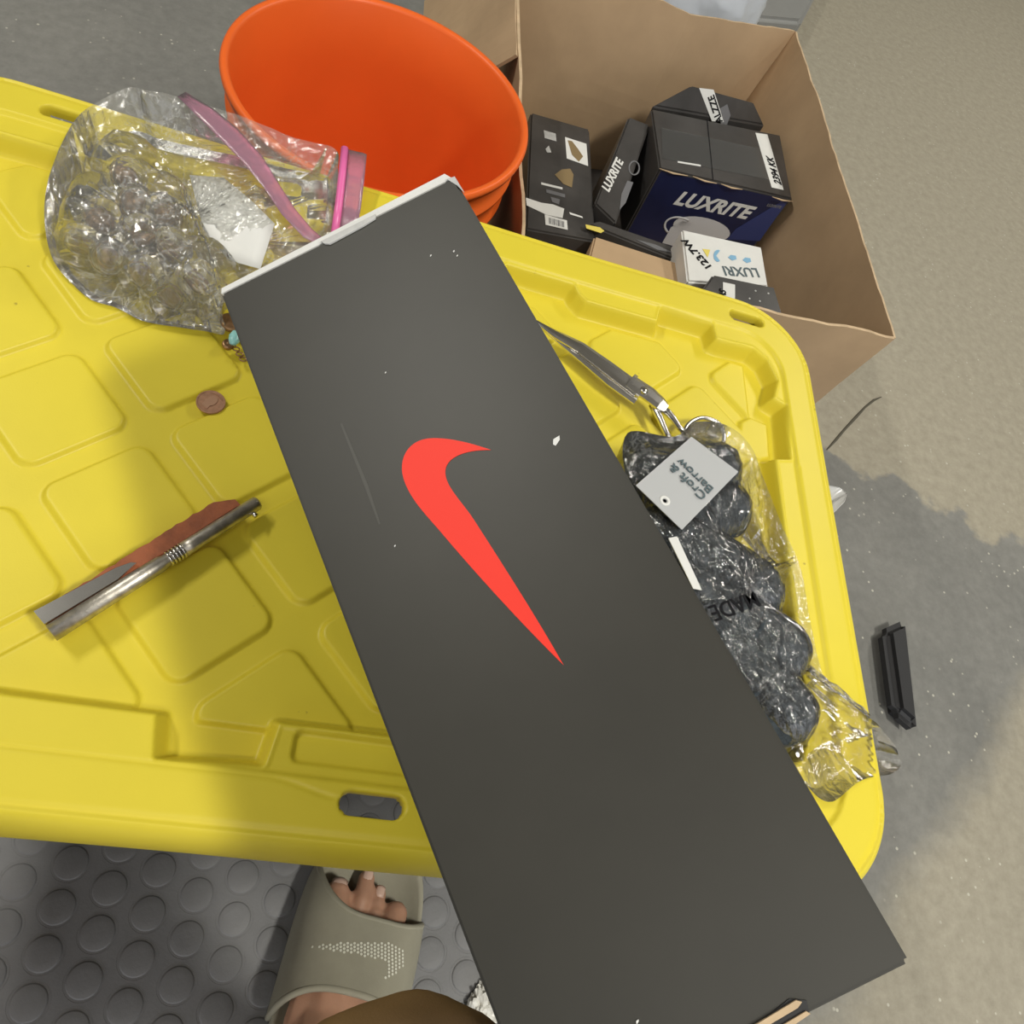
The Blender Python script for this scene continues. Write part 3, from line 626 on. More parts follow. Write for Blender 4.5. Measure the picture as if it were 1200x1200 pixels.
plate('relief_head', [pc + rot @ Vector((x, y, 0.0013)) for x, y in hd], (0, 0, 1), 0.0005, mat('worn_copper', (0.48, 0.28, 0.18), 0.35, 0.35), pn)
for k in range(9):
    a = math.radians(60 + 9 * k); p = pc + rot @ Vector((R * .74 * math.cos(a), R * .74 * math.sin(a), 0.0013))
    plate('relief_letter', [p + rot @ Vector((dx, dy, 0)) for dx, dy in ((-.0004, -.0005), (.0003, -.0005), (.0004, .0005), (-.0003, .0005))], (0, 0, 1), 0.0003, M_copper, pn)

# ------------------------------------------------------------------ metal tool with red-brown grip
tz = 0.3665
e0 = P(302, 589, tz); e1 = P(60, 742, tz); ax = (e1 - e0).normalized(); sd = Vector((-ax.y, ax.x, 0)); sd = sd if sd.y > 0 else -sd
tl = empty('pocket_tool', e0, 'silver ribbed pocket tool with a chipped red-brown grip on the lid', 'tool')
rr_ = 0.0046; pts = []; rad = []
Lt = (e1 - e0).length
for s, r in ((0, rr_ * .86), (0.0008, rr_), (0.048, rr_), (0.054, rr_ * 1.02)): pts.append(e0 + ax * s); rad.append(r)
tube('barrel', pts, rad, M_worn, tl, 24)
lathe('hollow_end', [(rr_ * .8, -0.0002), (rr_ * .72, 0.004), (0.0001, 0.004)], e0 - ax * 0.0001, tuple(ax), M_dark, tl, 24)
for k in range(5):
    c = e0 + ax * (0.0545 + 0.0022 * k); lathe('ring', [(rr_ * 0.9, -.0008), (rr_ * 1.1, -.0005), (rr_ * 1.1, .0005), (rr_ * 0.9, .0008)], c, tuple(ax), M_steel, tl, 24)
tube('barrel', [e0 + ax * s for s in (0.054, 0.066, 0.069, Lt)], [rr_ * .9, rr_ * .9, rr_ * 1.12, rr_ * 1.2], M_worn, tl, 8)
tube('clip_stud', [e0 + ax * 0.007 - sd * 0.004, e0 + ax * 0.0065 - sd * 0.0072], [0.0014, 0.0018], M_steel, tl, 12)
rg = random.Random(3)
outer = []
for k in range(34):
    s = 0.010 + (Lt - 0.012) * k / 33
    w = 0.0158 - 0.0020 * (s / Lt) + 0.0006 * rg.uniform(-1, 1) - 0.006 * max(0, 1 - (s - 0.010) / 0.012)
    outer.append((s, w))
poly = [(0.0095, 0.002)] + outer + [(Lt, 0.002)]
zt = Vector((0, 0, 1))
plate('grip', [e0 + ax * s + sd * w - zt * 0.006 for s, w in poly], zt, 0.0075, M_rust, tl)
plate('grip_ridge', [e0 + ax * s + sd * w - zt * 0.0 for s, w in [(0.012, 0.0045)] + [(0.016 + 0.0022 * k, 0.0115 - 0.00012 * k + 0.0006 * rg.uniform(-1, 1)) for k in range(24)] + [(0.068, 0.004)]], zt, 0.0022, M_rust, tl)
blade = [(0.079, 0.0070), (0.081, 0.0090), (0.089, 0.0110), (Lt, 0.0145), (Lt, 0.0050), (0.092, 0.0046)]
plate('blade', [e0 + ax * s + sd * w for s, w in blade], zt, 0.0016, M_steel, tl, 0.0023)
zlow = 0.3665 - 0.006

# ------------------------------------------------------------------ trinket by the box
tk = empty('charm_bracelet', P(270, 392, 0.358), 'small copper coloured charm jewellery with a turquoise stone, at the shoe box edge', 'jewellery')
tc_ = P(272, 378, 0.360); lathe('charm_disc', [(0.0001, -0.0015), (0.008, -0.0015), (0.0088, 0), (0.0078, 0.0015), (0.0001, 0.0018)], tc_, (0.2, 0.1, 1), M_brass, tk, 24)
tc_ = P(267, 404, 0.360); lathe('charm_disc', [(0.0001, -0.002), (0.0036, -0.002), (0.0042, 0), (0.0034, 0.0022), (0.0020, 0.0014), (0.0001, 0.0022)], tc_, (0.1, 0, 1), M_brass, tk, 20)
bm = bmesh.new(); bmesh.ops.create_icosphere(bm, subdivisions=3, radius=1); c = P(275, 396, 0.362)
for v in bm.verts: v.co = c + Vector((v.co.x * 0.004, v.co.y * 0.0068, v.co.z * 0.003)) * (1 + 0.1 * noise.noise(v.co * 3))
link('turquoise_stone', from_bm('turquoise_stone', bm), M_turq, tk, True)
for k, (x, y) in enumerate(((268, 386), (272, 405), (277, 409), (281, 415), (285, 421))):
    c = P(x, y, 0.3585 + 0.001 * (k % 2)); a = k * 1.1
    tube('chain_link', [c + Vector((0.0024 * math.cos(t + a) , 0.0016 * math.sin(t + a), 0)) for t in [2 * math.pi * j / 14 for j in range(14)]], 0.0006, M_brass, tk, 6, closed=True)

# ------------------------------------------------------------------ shears
zs = 0.3715
sh = empty('shears', P(735, 455, zs), 'polished steel scissors, closed, lying on the lid right of the shoe box', 'scissors')
def ribbon(name, ctr, wid, th, m, parent, up=Vector((0, 0, 1))):
    """flat bar following ctr with half widths wid; slightly crowned"""
    vs = []; fs = []; n = len(ctr)
    for i in range(n):
        d = (ctr[min(i + 1, n - 1)] - ctr[max(i - 1, 0)]).normalized(); s = d.cross(up).normalized(); w = wid[i]
        for a, z in ((-1, 0), (-1, .55), (-.45, 1), (.45, 1), (1, .55), (1, 0)): vs.append(ctr[i] + s * (a * w) + up * (z * th))
    for i in range(n - 1):
        for k in range(6): l = (k + 1) % 6; fs.append((i * 6 + k, i * 6 + l, (i + 1) * 6 + l, (i + 1) * 6 + k))
    fs += [tuple(range(6))[::-1], tuple((n - 1) * 6 + k for k in range(6))]
    return link(name, mesh(name, vs, fs), m, parent)
Sx = lambda x, y, z=zs: P(x, y, z)
ribbon('blade', [Sx(628, 378), Sx(650, 392), Sx(680, 408), Sx(710, 430), Sx(738, 451), Sx(748, 459)], [0.0014, 0.0042, 0.0060, 0.0072, 0.0076, 0.0074], 0.0024, M_steel, sh)
ribbon('blade', [Sx(632, 383, zs - .0028), Sx(655, 400, zs - .0028), Sx(685, 424, zs - .0028), Sx(715, 449, zs - .0028), Sx(745, 470, zs - .0028)], [0.001, 0.0030, 0.0038, 0.0044, 0.0048], 0.0024, M_steel, sh)
ribbon('pivot_plate', [Sx(738, 448, zs + .001), Sx(745, 453, zs + .001), Sx(760, 463, zs + .001), Sx(773, 474, zs + .001), Sx(780, 480, zs + .0005)], [0.0076, 0.0078, 0.0080, 0.0070, 0.0046], 0.0034, M_steel, sh)
lathe('pivot_screw', [(0.0036, -0.001), (0.0036, 0.0008), (0.0030, 0.0016), (0.0001, 0.0019)], Sx(755, 458, zs + .0045), (0, 0, 1), M_steel, sh, 24)
ribbon('ricasso_band', [Sx(738, 446, zs + .0012), Sx(742, 449, zs + .0012)], [0.0078, 0.0078], 0.0037, M_steel, sh)
tube('shank', [Sx(774, 477), Sx(783, 484), Sx(790, 492), Sx(796, 501), Sx(803, 508)], [0.0032, 0.0034, 0.0028, 0.0024, 0.0024], M_steel, sh, 12)
tube('shank', [Sx(764, 474, zs - .002), Sx(770, 484, zs - .002), Sx(775, 494, zs - .002), Sx(781, 508, zs - .002), Sx(788, 520, zs - .003)], [0.0030, 0.0034, 0.0030, 0.0026, 0.0026], M_steel, sh, 12)
def loop(pxs, z, r, nm='finger_ring'):
    base = [Sx(x, y, z) for x, y in pxs]; n = len(base); o = []
    for i in range(n):
        p0, p1, p2, p3 = base[i - 1], base[i], base[(i + 1) % n], base[(i + 2) % n]
        for k in range(6):
            t = k / 6; o.append(0.5 * ((2 * p1) + (p2 - p0) * t + (2 * p0 - 5 * p1 + 4 * p2 - p3) * t * t + (3 * p1 - p0 - 3 * p2 + p3) * t ** 3))
    tube(nm, o, r, M_steel, sh, 10, closed=True)
loop([(803, 508), (808, 496), (824, 490), (842, 497), (848, 515), (836, 530), (815, 526)], zs, 0.0022)
loop([(788, 520), (794, 514), (806, 522), (812, 545), (802, 560), (790, 550), (785, 534)], zs - .004, 0.0022)

# ------------------------------------------------------------------ bags
def smooth_closed(pl, n):
    m = len(pl); o = []
    for i in range(m):
        p0, p1, p2, p3 = [Vector(pl[(i + k - 1) % m]) for k in range(4)]
        for k in range(n):
            t = k / n; o.append(0.5 * ((2 * p1) + (p2 - p0) * t + (2 * p0 - 5 * p1 + 4 * p2 - p3) * t * t + (3 * p1 - p0 - 3 * p2 + p3) * t ** 3))
    return o
def ridge(x, y, s, seed):
    v = Vector((x * s, y * s, seed)); return 1 - 2.2 * abs(noise.noise(v))
def bag_mesh(outline, edge_h, center, hfun, nr=80, sub=10, crease=0.004, seed=1.0, floor_fn=None, jit=0.0009):
    jr = random.Random(int(seed * 100))
    """closed pillow of film: a crumpled upper sheet over the contents and a flat lower sheet"""
    B_ = smooth_closed([(p[0], p[1]) for p in outline], sub) if sub > 1 else [Vector(p) for p in outline]
    H_ = []
    m = len(outline)
    for i in range(m):
        for k in range(sub): H_.append(edge_h[i] * (1 - k / sub) + edge_h[(i + 1) % m] * k / sub)
    n = len(B_); vs = []; fs = []
    for j in range(nr + 1):
        w = j / nr                                         # 0 centre .. 1 rim
        for i in range(n):
            bp_ = B_[i]; x = center[0] + (bp_.x - center[0]) * w; y = center[1] + (bp_.y - center[1]) * w
            if 0 < j < nr: x += jr.uniform(-1, 1) * jit; y += jr.uniform(-1, 1) * jit
            zc = hfun(x, y); we = sstep(0.80, 1.0, w)
            z = zc * (1 - we) + H_[i] * we
            c = (ridge(x, y, 16, seed) * 0.9 + ridge(x + 3, y * 1.4, 34, seed + 4) * 0.55 + ridge(x * 1.2, y - 2, 75, seed + 9) * 0.28)
            z += crease * c * (0.35 + 0.65 * (1 - we))
            z += jr.uniform(-1, 1) * jit * 0.7 * (1 - we)
            if floor_fn: z = max(z, floor_fn(x, y) + 0.0016)
            vs.append((x, y, z))
    for j in range(nr):
        for i in range(n):
            l = (i + 1) % n; a, b_, c, d = j * n + i, j * n + l, (j + 1) * n + l, (j + 1) * n + i
            fs += [(a, b_, c), (a, c, d)] if jr.random() < .5 else [(a, b_, d), (b_, c, d)]
    off = len(vs)
    for w in (0.0, 0.5, 0.8, 0.93):                        # lower sheet
        for i in range(n):
            bp_ = B_[i]; x = center[0] + (bp_.x - center[0]) * w; y = center[1] + (bp_.y - center[1]) * w
            zf = (floor_fn(x, y) if floor_fn else 0) + 0.0006; vs.append((x, y, min(zf, H_[i]) if w > .9 else zf))
    for j in range(3):
        for i in range(n):
            l = (i + 1) % n; fs.append((off + j * n + i, off + (j + 1) * n + i, off + (j + 1) * n + l, off + j * n + l))
    for i in range(n):
        l = (i + 1) % n; fs.append((off + 3 * n + i, nr * n + i, nr * n + l, off + 3 * n + l))
    return mesh('bag', vs, fs)
def on_lid(x, y):
    if X0 < x < X1 and Y0 < y < Y1: return lid_z(x, y)
    return 0.34
def xy(px, py, h=0.375): p = P(px, py, h); return (p.x, p.y)

# zip bag with glass knobs
knobs = [(203, 338, .012), (236, 322, .013), (203, 284, .013), (165, 268, .012), (170, 318, .012), (160, 232, .012), (128, 300, .012), (120, 250, .013), (190, 246, .012), (95, 280, .012), (150, 200, .012)]
kc = [P(x, y, 0.372) for x, y, r in knobs]
def h1f(x, y):
    z = on_lid(x, y) + 0.004
    base = LZ + 0.002
    for c, (a, b_, r) in zip(kc, knobs):
        d = math.hypot(x - c.x, y - c.y); z = max(z, LZ - .016 + 0.042 * math.exp(-(d / 0.027) ** 4))
    d = math.hypot((x + 0.10) / 0.09, (y - 0.50) / 0.05); z = max(z, LZ + 0.018 * math.exp(-d ** 4))
    return z
o1 = [xy(262, 352), xy(263, 392, .358), xy(240, 388, .358), xy(208, 384, .358), xy(168, 376, .358), xy(136, 360, .358), xy(100, 346, .358), xy(60, 300, .36), xy(55, 220), xy(90, 140, .39), xy(145, 105, .40), xy(180, 108, .405), xy(230, 120, .405), xy(290, 140, .40), xy(345, 162, .395), xy(392, 176, .39), xy(396, 200, .385), xy(395, 235, .38), xy(393, 272, .375), xy(350, 300, .375), xy(300, 330, .372)]
eh1 = [.372, .358, .357, .357, .357, .357, .357, .36, .375, .39, .40, .405, .405, .40, .395, .39, .385, .38, .375, .375, .372]
zb = empty('zip_bag', Vector((-0.13, 0.47, LZ)), 'clear zip plastic bag with pink zipper lying on the upper left of the lid', 'bag')
me = bag_mesh(o1, eh1, (-0.135, 0.455), h1f, nr=44, sub=8, crease=0.0032, seed=2.3, floor_fn=on_lid)
link('film', me, M_film, zb, False)
def strip(name, pts, wid, m, parent, lift=0.0, th=0.0004):
    vs = []; fs = []; n = len(pts)
    for i, p in enumerate(pts):
        d = (pts[min(i + 1, n - 1)] - pts[max(i - 1, 0)]).normalized(); s = d.cross(Vector((0, 0, 1))).normalized(); w = wid[i] if hasattr(wid, '__len__') else wid
        for k in range(5):
            a = -1 + k / 2; vs.append(p + s * (a * w) + Vector((0, 0, lift + 0.001 * noise.noise(p * 90 + Vector((k, 0, 0))))))
    for i in range(n - 1):
        for k in range(4): fs.append((i * 5 + k, i * 5 + k + 1, (i + 1) * 5 + k + 1, (i + 1) * 5 + k))
    o = link(name, mesh(name, vs, fs), m, parent, True); md = o.modifiers.new('thick', 'SOLIDIFY'); md.thickness = th; return o
def seg(a, b_, n): return [a.lerp(b_, k / n) for k in range(n + 1)]
zp = [P(404, 174, .393), P(401, 205, .388), P(397, 240, .383), P(392, 275, .376)]
tube('zipper', [zp[0], zp[1], zp[2], zp[3]], [0.0031] * 4, M_pink, zb, 10)
strip('zipper_lip', [P(419, 178, .393), P(416, 208, .388), P(412, 240, .383), P(406, 272, .376)], 0.0075, M_pinkfilm, zb)
pb = [P(x, y, h) for x, y, h in ((213, 114, .405), (240, 135, .404), (268, 160, .402), (296, 190, .399), (318, 222, .396), (338, 252, .392), (360, 276, .388), (384, 292, .380))]
strip('pink_band', pb, [.004, .008, .0095, .0085, .0065, .006, .006, .004], M_pinkfilm, zb, 0.003)
# card inside
cw = [P(x, y, h) for x, y, h in ((222, 205, .384), (262, 208, .386), (296, 236, .388), (322, 262, .386), (305, 315, .376), (268, 305, .374), (238, 268, .380))]
c = sum(cw, Vector()) / 7
wc = empty('paper_card', c, 'curled white paper card with a handwritten 6 inside the zip bag', 'card')
bm = bmesh.new(); vv = [bm.verts.new(p) for p in cw]; vc = bm.verts.new(c + Vector((0, 0, .001)))
for i in range(7): bm.faces.new((vv[i], vv[(i + 1) % 7], vc))
bmesh.ops.subdivide_edges(bm, edges=list(bm.edges), cuts=2, use_grid_fill=True)
co_ = link('card_sheet', from_bm('card_sheet', bm), M_white, wc, True); md = co_.modifiers.new('thick', 'SOLIDIFY'); md.thickness = 0.0005
text('handwriting', '6', M_ink, wc, P(268, 304, .3795), P(276, 300, .3795) - P(268, 304, .3795), P(264, 294, .3795) - P(268, 304, .3795), 0.008, 0.2, 0.0)
def glass_knob(c, r, tilt, label):
    k = empty('glass_knob', c, label, 'knob', 'glass knobs in the zip bag')
    axv = Vector(tilt).normalized()
    lathe('glass_head', [(0.0001, -0.55 * r), (0.55 * r, -0.55 * r), (1.0 * r, -0.05 * r), (0.96 * r, 0.25 * r), (0.62 * r, 0.62 * r), (0.0001, 0.70 * r)], c, axv, M_glass, k, 10, False)
    lathe('metal_base', [(0.0001, -1.25 * r), (0.62 * r, -1.25 * r), (0.66 * r, -1.1 * r), (0.42 * r, -0.9 * r), (0.40 * r, -0.70 * r), (0.60 * r, -0.56 * r), (0.0001, -0.56 * r)], c, axv, M_nickel, k, 24)
    lathe('core', [(0.0001, -0.5 * r), (0.45 * r, -0.5 * r), (0.36 * r, -0.15 * r), (0.0001, -0.1 * r)], c, axv, M_brass, k, 12)
    return k
rk = random.Random(5)
labs = ['glass knob nearest the pen, at the lower bulge of the zip bag', 'round glass knob by the corner of the shoe box', 'facetted glass knob above the two lowest knobs', 'glass knob with bright glints at the left of the bag', 'glass knob seen below a fold at left', 'glass knob high up at the left side of the bag', 'glass knob low at the far left of the bag', 'glass knob in the middle of the far left row', 'glass knob between the paper card and the left knobs', 'outermost glass knob at the far left', 'topmost glass knob at the left of the bag']
for (x, y, r), c, lb in zip(knobs, kc, labs):
    r *= 1.15; cz = Vector((c.x, c.y, on_lid(c.x, c.y) + r * 1.15 + 0.001))
    glass_knob(cz, r, (rk.uniform(-.2, .8), rk.uniform(-.7, .5), 0.7), lb)

# clothing bag: dark socks, hang tag, printed film
socks = [((835, 548), (770, 560), .026, .022), ((852, 592), (775, 625), .024, .020), ((880, 690), (800, 640), .026, .024), ((915, 760), (820, 690), .024, .022), ((925, 830), (850, 740), .024, .020)]
sk = []
for (a_, b_, r, hgt) in socks: sk.append((P(*a_, 0.385), P(*b_, 0.385), r, hgt))
def seg_d(x, y, a, b_):
    ex, ey = b_.x - a.x, b_.y - a.y; t = max(0, min(1, ((x - a.x) * ex + (y - a.y) * ey) / (ex * ex + ey * ey)))
    return math.hypot(x - a.x - ex * t, y - a.y - ey * t)
def h2f(x, y):
    z = on_lid(x, y) + 0.004
    for a, b_, r, hgt in sk:
        d = seg_d(x, y, a, b_) / (r * 1.12); z = max(z, 0.3555 + (2 * hgt + .001) * math.sqrt(max(0, 1 - d ** 3)) if d < 1 else 0)
    return z
slabs = ['dark sock bundle under the white hang tag', 'dark sock bundle just below the hang tag', 'dark sock bundle crossed by black printed letters', 'dark sock bundle in the wrinkled middle of the bag', 'dark sock bundle nearest the empty end of the bag']
for (a, b_, r, hgt), lb in zip(sk, slabs):
    k = empty('sock_bundle', a, lb, 'socks', 'dark socks in the clear bag')
    d = b_ - a; n = 22; vs = []; fs = []; u = d.normalized(); s = Vector((-u.y, u.x, 0)); m_ = 32
    for j in range(n + 1):
        w = j / n; al = -r + (d.length + 2 * r) * w
        rr2 = r * math.sqrt(max(0.0004, 1 - max(0, (-al) / r, (al - d.length) / r) ** 2))
        for i in range(m_):
            t = 2 * math.pi * i / m_; f_ = 1 + 0.05 * noise.noise(Vector((w * 4, math.cos(t) * 1.5, math.sin(t) * 1.5 + r * 500)))
            vs.append(a * 1.0 + u * al + s * (math.cos(t) * rr2 * f_) + Vector((0, 0, 0.3555 - a.z + hgt + math.sin(t) * hgt * rr2 / r * f_)))
    for j in range(n):
        for i in range(m_): l = (i + 1) % m_; fs.append((j * m_ + i, j * m_ + l, (j + 1) * m_ + l, (j + 1) * m_ + i))
    fs += [tuple(range(m_))[::-1], tuple(n * m_ + i for i in range(m_))]
    link('knit_body', mesh('knit_body', vs, fs), M_sock, k, True)
    tube('cuff', [a + u * (d.length * .35) + s * (math.cos(t) * r * 1.0) + Vector((0, 0, 0.3555 - a.z + hgt + math.sin(t) * hgt * 1.0)) for t in [2 * math.pi * i / 24 for i in range(24)]], 0.002, M_sock, k, 8, up=tuple(u), closed=True)
o2p = [(735, 508, .400), (790, 512, .395), (815, 495, .392), (852, 500, .385), (880, 525, .38), (893, 560, .376), (915, 615, .373), (937, 665, .372), (947, 720, .372), (957, 770, .372), (968, 800, .374), (1000, 826, .376), (1028, 848, .372), (1052, 885, .355), (1046, 906, .355), (1010, 914, .372), (970, 940, .374), (930, 905, .374), (885, 860, .376), (842, 800, .380), (800, 735, .384), (762, 650, .388), (735, 570, .392)]
o2 = [xy(x, y, h) for x, y, h in o2p]
# the sheet also runs a little way under the leaning box
cb = empty('clothing_bag', Vector((0.27, 0.30, 0.356)), 'crumpled clear plastic clothing bag of dark socks, right of the shoe box', 'bag')
me = bag_mesh(o2, [h for _, _, h in o2p], xy(855, 700, .38), h2f, nr=40, sub=8, crease=0.0026, seed=7.7, floor_fn=on_lid)
link('film', me, M_film2, cb, False)
# printing on the film
bx, by = P(862, 722, 0.408), P(829, 704, 0.408)
text('film_print', 'MADE', M_ink, cb, P(884, 693, .4120), P(830, 711, .4120) - P(884, 693, .4120), P(880, 680, .4120) * -1 + P(884, 693, .4120), 0.0155, 0, 0.0002, 0.0003)
# hang tag
tgp = [P(745, 569, .4068), P(810, 512, .4068), P(865, 553, .4068), P(799, 621, .4068)]
tg = empty('hang_tag', tgp[0], 'light grey square hang tag with a punched hole, on the dark socks', 'tag')
e_a = tgp[1] - tgp[0]; e_b = tgp[3] - tgp[0]
hc = P(779, 587, .4068)
bm = bmesh.new(); ov = [bm.verts.new(p) for p in tgp]; hvs = [bm.verts.new(hc + Vector((0.0016 * math.cos(a), 0.0016 * math.sin(a), 0))) for a in [2 * math.pi * k / 16 for k in range(16)]]
oe = [bm.edges.new((ov[i], ov[(i + 1) % 4])) for i in range(4)]; he = [bm.edges.new((hvs[i], hvs[(i + 1) % 16])) for i in range(16)]
bmesh.ops.triangle_fill(bm, use_beauty=True, use_dissolve=False, edges=oe + he)
to = link('tag_card', from_bm('tag_card', bm), mat('pale_grey_card', (0.44, 0.45, 0.46), 0.6), tg); md = to.modifiers.new('thick', 'SOLIDIFY'); md.thickness = 0.0006; md.offset = 0
tube('eyelet_ring', [hc + Vector((0.0031 * math.cos(a), 0.0031 * math.sin(a), 0.0004)) for a in [2 * math.pi * k / 20 for k in range(20)]], 0.0011, M_white, tg, 8, 0.3, closed=True)
la = P(836, 574, .4080); lb_ = P(801, 540, .4080); upd = P(826, 583, .4080) - P(836, 574, .4080)
text('lettering', 'Croft &', M_greyink, tg, P(829, 581, .4080), P(798, 551, .4080) - P(829, 581, .4080), -1 * (P(838, 573, .4080) - P(829, 581, .4080)), 0.0108, 0, 0.0001)
text('lettering', 'Barrow', M_greyink, tg, P(837, 573, .4080), P(803, 541, .4080) - P(837, 573, .4080), -1 * (P(846, 565, .4080) - P(837, 573, .4080)), 0.0108, 0, 0.0001)
# white label slip beside the box edge
sl = [P(783, 631, .4068), P(793, 629, .4068), P(822, 692, .4068), P(812, 690, .4068)]
tag(plate('paper_slip', sl, (0, 0, 1), 0.0006, M_white), 'narrow white paper slip in the clear bag along the shoe box edge', 'paper')

# ------------------------------------------------------------------ scrap of white film on the mat
c = P(556, 1172, 0.01); bm = bmesh.new(); bmesh.ops.create_icosphere(bm, subdivisions=4, radius=1)
for v in bm.verts:
    s = 1 + 0.5 * noise.noise(v.co * 2.6) + 0.3 * noise.noise(v.co * 7); v.co = Vector((c.x + 0.009, c.y - 0.008, 0.0095)) + Vector((v.co.x * 0.012 * s, v.co.y * 0.020 * s, max(-0.9, v.co.z * s) * 0.0075))
tag(link('plastic_scrap', from_bm('plastic_scrap', bm), vary(mat('scrap_plastic', (0.68, 0.67, 0.62), 0.3), 60, 0.25), None), 'crumpled scrap of white plastic on the studded mat', 'scrap')

# ------------------------------------------------------------------ person: right leg, foot in a slide
person = empty('person', (0.10, -0.08, 0.0), 'seated person, only a bare foot in a slide and a brown clad knee showing', 'person')
# foot frame: fa points to the toes, fs to the right (little toe side)
ankle = Vector((0.082, -0.112, 0.105)); fa = Vector((0.15, 0.99, 0)).normalized(); fs_ = Vector((fa.y, -fa.x, 0))
f0 = Vector((0.098, -0.042, 0.0035))                   # middle of the foot on the ground
def FT(a, s, z): return f0 + fa * a + fs_ * s + Vector((0, 0, z))
bm = bmesh.new()
def blob(pts, n=14):
    cap_chain(pts)
    if BOTH: cap_chain([(Vector((-0.15 - p.x, p.y, p.z)), r) for p, r in pts])
BOTH = True
def cap_chain(pts):
    """chain of (point, radius) swept as capsules"""
    for (p, r), (q_, s) in zip(pts, pts[1:]):
        k = max(2, int((q_ - p).length / 0.006))
        for i in range(k + 1):
            t = i / k; bmesh.ops.create_icosphere(bm, subdivisions=2, radius=r + (s - r) * t, matrix=Matrix.Translation(p.lerp(q_, t)))
BED = 0.026
knee = P(475, 1357, 0.455); hip = knee + Vector((-0.02, -0.42, 0.02))
blob([(hip, 0.075), (knee, 0.052)])
blob([(hip, 0.085), (Vector((-0.075, hip.y - 0.05, hip.z + 0.03)), 0.11)])
blob([(knee, 0.048), (knee.lerp(ankle, .25) + Vector((0, -0.015, 0)), 0.052), (knee.lerp(ankle, .75), 0.040), (ankle + Vector((0, -.012, .01)), 0.036)])
blob([(ankle + Vector((0, -.012, 0)), 0.036), (FT(-0.09, 0, BED + .030), 0.030)])
blob([(ankle, 0.034), (FT(-0.02, -0.004, BED + .030), 0.031), (FT(0.05, -0.012, BED + .020), 0.019)])
blob([(FT(-0.085, 0.0, BED + .024), 0.024), (FT(0.05, 0.024, BED + .017), 0.016), (FT(0.075, 0.028, BED + .012), 0.0115)])
blob([(FT(-0.02, -0.018, BED + .024), 0.024), (FT(0.060, -0.024, BED + .017), 0.0165)])
toes = [(-0.0265, 0.060, 0.034, 0.0130, 0.0122), (-0.0050, 0.071, 0.041, 0.0088, 0.0080), (0.0090, 0.066, 0.036, 0.0082, 0.0075), (0.0225, 0.058, 0.022, 0.0076, 0.0070), (0.0350, 0.046, 0.018, 0.0072, 0.0065)]
nailinfo = []
for s, a, ln_, ra, rb in toes:
    a -= 0.015
    mid = FT(a + ln_ * .55, s * 1.02, BED + ra * 1.7); tip = FT(a + ln_, s * 1.05, BED + rb * 1.1)
    blob([(FT(a - .02, s * .95, BED + ra * 1.5), ra * 1.02), (mid, ra * .98), (tip, rb)]); nailinfo.append((tip, mid, rb))
body = link('leg_and_foot', from_bm('leg_and_foot', bm), M_skin, person, True)
md = body.modifiers.new('one_surface', 'REMESH'); md.mode = 'VOXEL'; md.voxel_size = 0.0022; md.use_smooth_shade = True
md = body.modifiers.new('soften', 'SMOOTH'); md.iterations = 4; md.factor = 0.5
for tip, mid, rb in nailinfo:
    u = (tip - mid).normalized(); s = u.cross(Vector((0, 0, 1))).normalized(); w = s.cross(u).normalized()
    c = tip + w * rb * 0.80 + u * rb * 0.1; vs = []; fs = []
    for j in range(5):
        for i in range(7):
            a = -0.8 + 1.6 * i / 6; b_ = (j / 4 - .5) * 2
            vs.append(c + s * (math.sin(a) * rb * 0.82) + w * ((math.cos(a) - 1) * rb * .8 + 0.0012 - 0.0006 * b_ * b_) + u * (b_ * rb * 0.72 * math.sqrt(max(.2, 1 - .5 * a * a))))
    for j in range(4):
        for i in range(6): fs.append((j * 7 + i, j * 7 + i + 1, (j + 1) * 7 + i + 1, (j + 1) * 7 + i))
    no = link('toe_nail', mesh('toe_nail', vs, fs), M_nail, body, True); md = no.modifiers.new('t', 'SOLIDIFY'); md.thickness = 0.0005
# brown cloth over the knee
bm = bmesh.new()
blob([(hip, 0.090), (Vector((-0.075, hip.y - 0.05, hip.z + 0.03)), 0.125)])
blob([(hip, 0.090), (knee + Vector((0, -.03, 0)), 0.062), (knee, 0.056), (knee + (ankle - knee) * 0.22, 0.057)])
cl = link('trouser_leg', from_bm('trouser_leg', bm), M_shorts, person, True)
md = cl.modifiers.new('one_surface', 'REMESH'); md.mode = 'VOXEL'; md.voxel_size = 0.005; md.use_smooth_shade = True
md = cl.modifiers.new('soften', 'SMOOTH'); md.iterations = 6; md.factor = 0.5
tag(cl, 'brown cloth covering the knee')
# slide: thick sole, footbed, wide arched band
def outline(a):      # half widths (left, right) of the sole at position a along the foot
    t = (a + 0.145) / 0.29; t = max(0, min(1, t))
    base = math.sqrt(max(0, 1 - abs(2 * t - 1) ** 4.5)); l = 0.044 + 0.010 * t; r = 0.040 + 0.016 * math.sin(t * 2.4)
    return l * base, r * base
aa = [-0.145 + 0.29 * (0.5 - 0.5 * math.cos(math.pi * k / 40)) for k in range(41)]
ol = [FT(a, -outline(a)[0], 0) for a in aa] + [FT(a, outline(a)[1], 0) for a in aa[-2:0:-1]]
cm = sum(ol, Vector()) / len(ol); lv = [(1.0 - .03, 0.0035), (1.02, 0.008), (1.03, 0.026), (1.01, 0.034), (0.94, 0.034), (0.90, BED + .001), (0.5, BED), (0.02, BED)]
vs = []; fs = []; n = len(ol)
for s, z in lv:
    for p in ol: vs.append(Vector((cm.x + (p.x - cm.x) * s, cm.y + (p.y - cm.y) * s, z)))
for j in range(len(lv) - 1):
    for i in range(n): l = (i + 1) % n; fs.append((j * n + i, j * n + l, (j + 1) * n + l, (j + 1) * n + i))
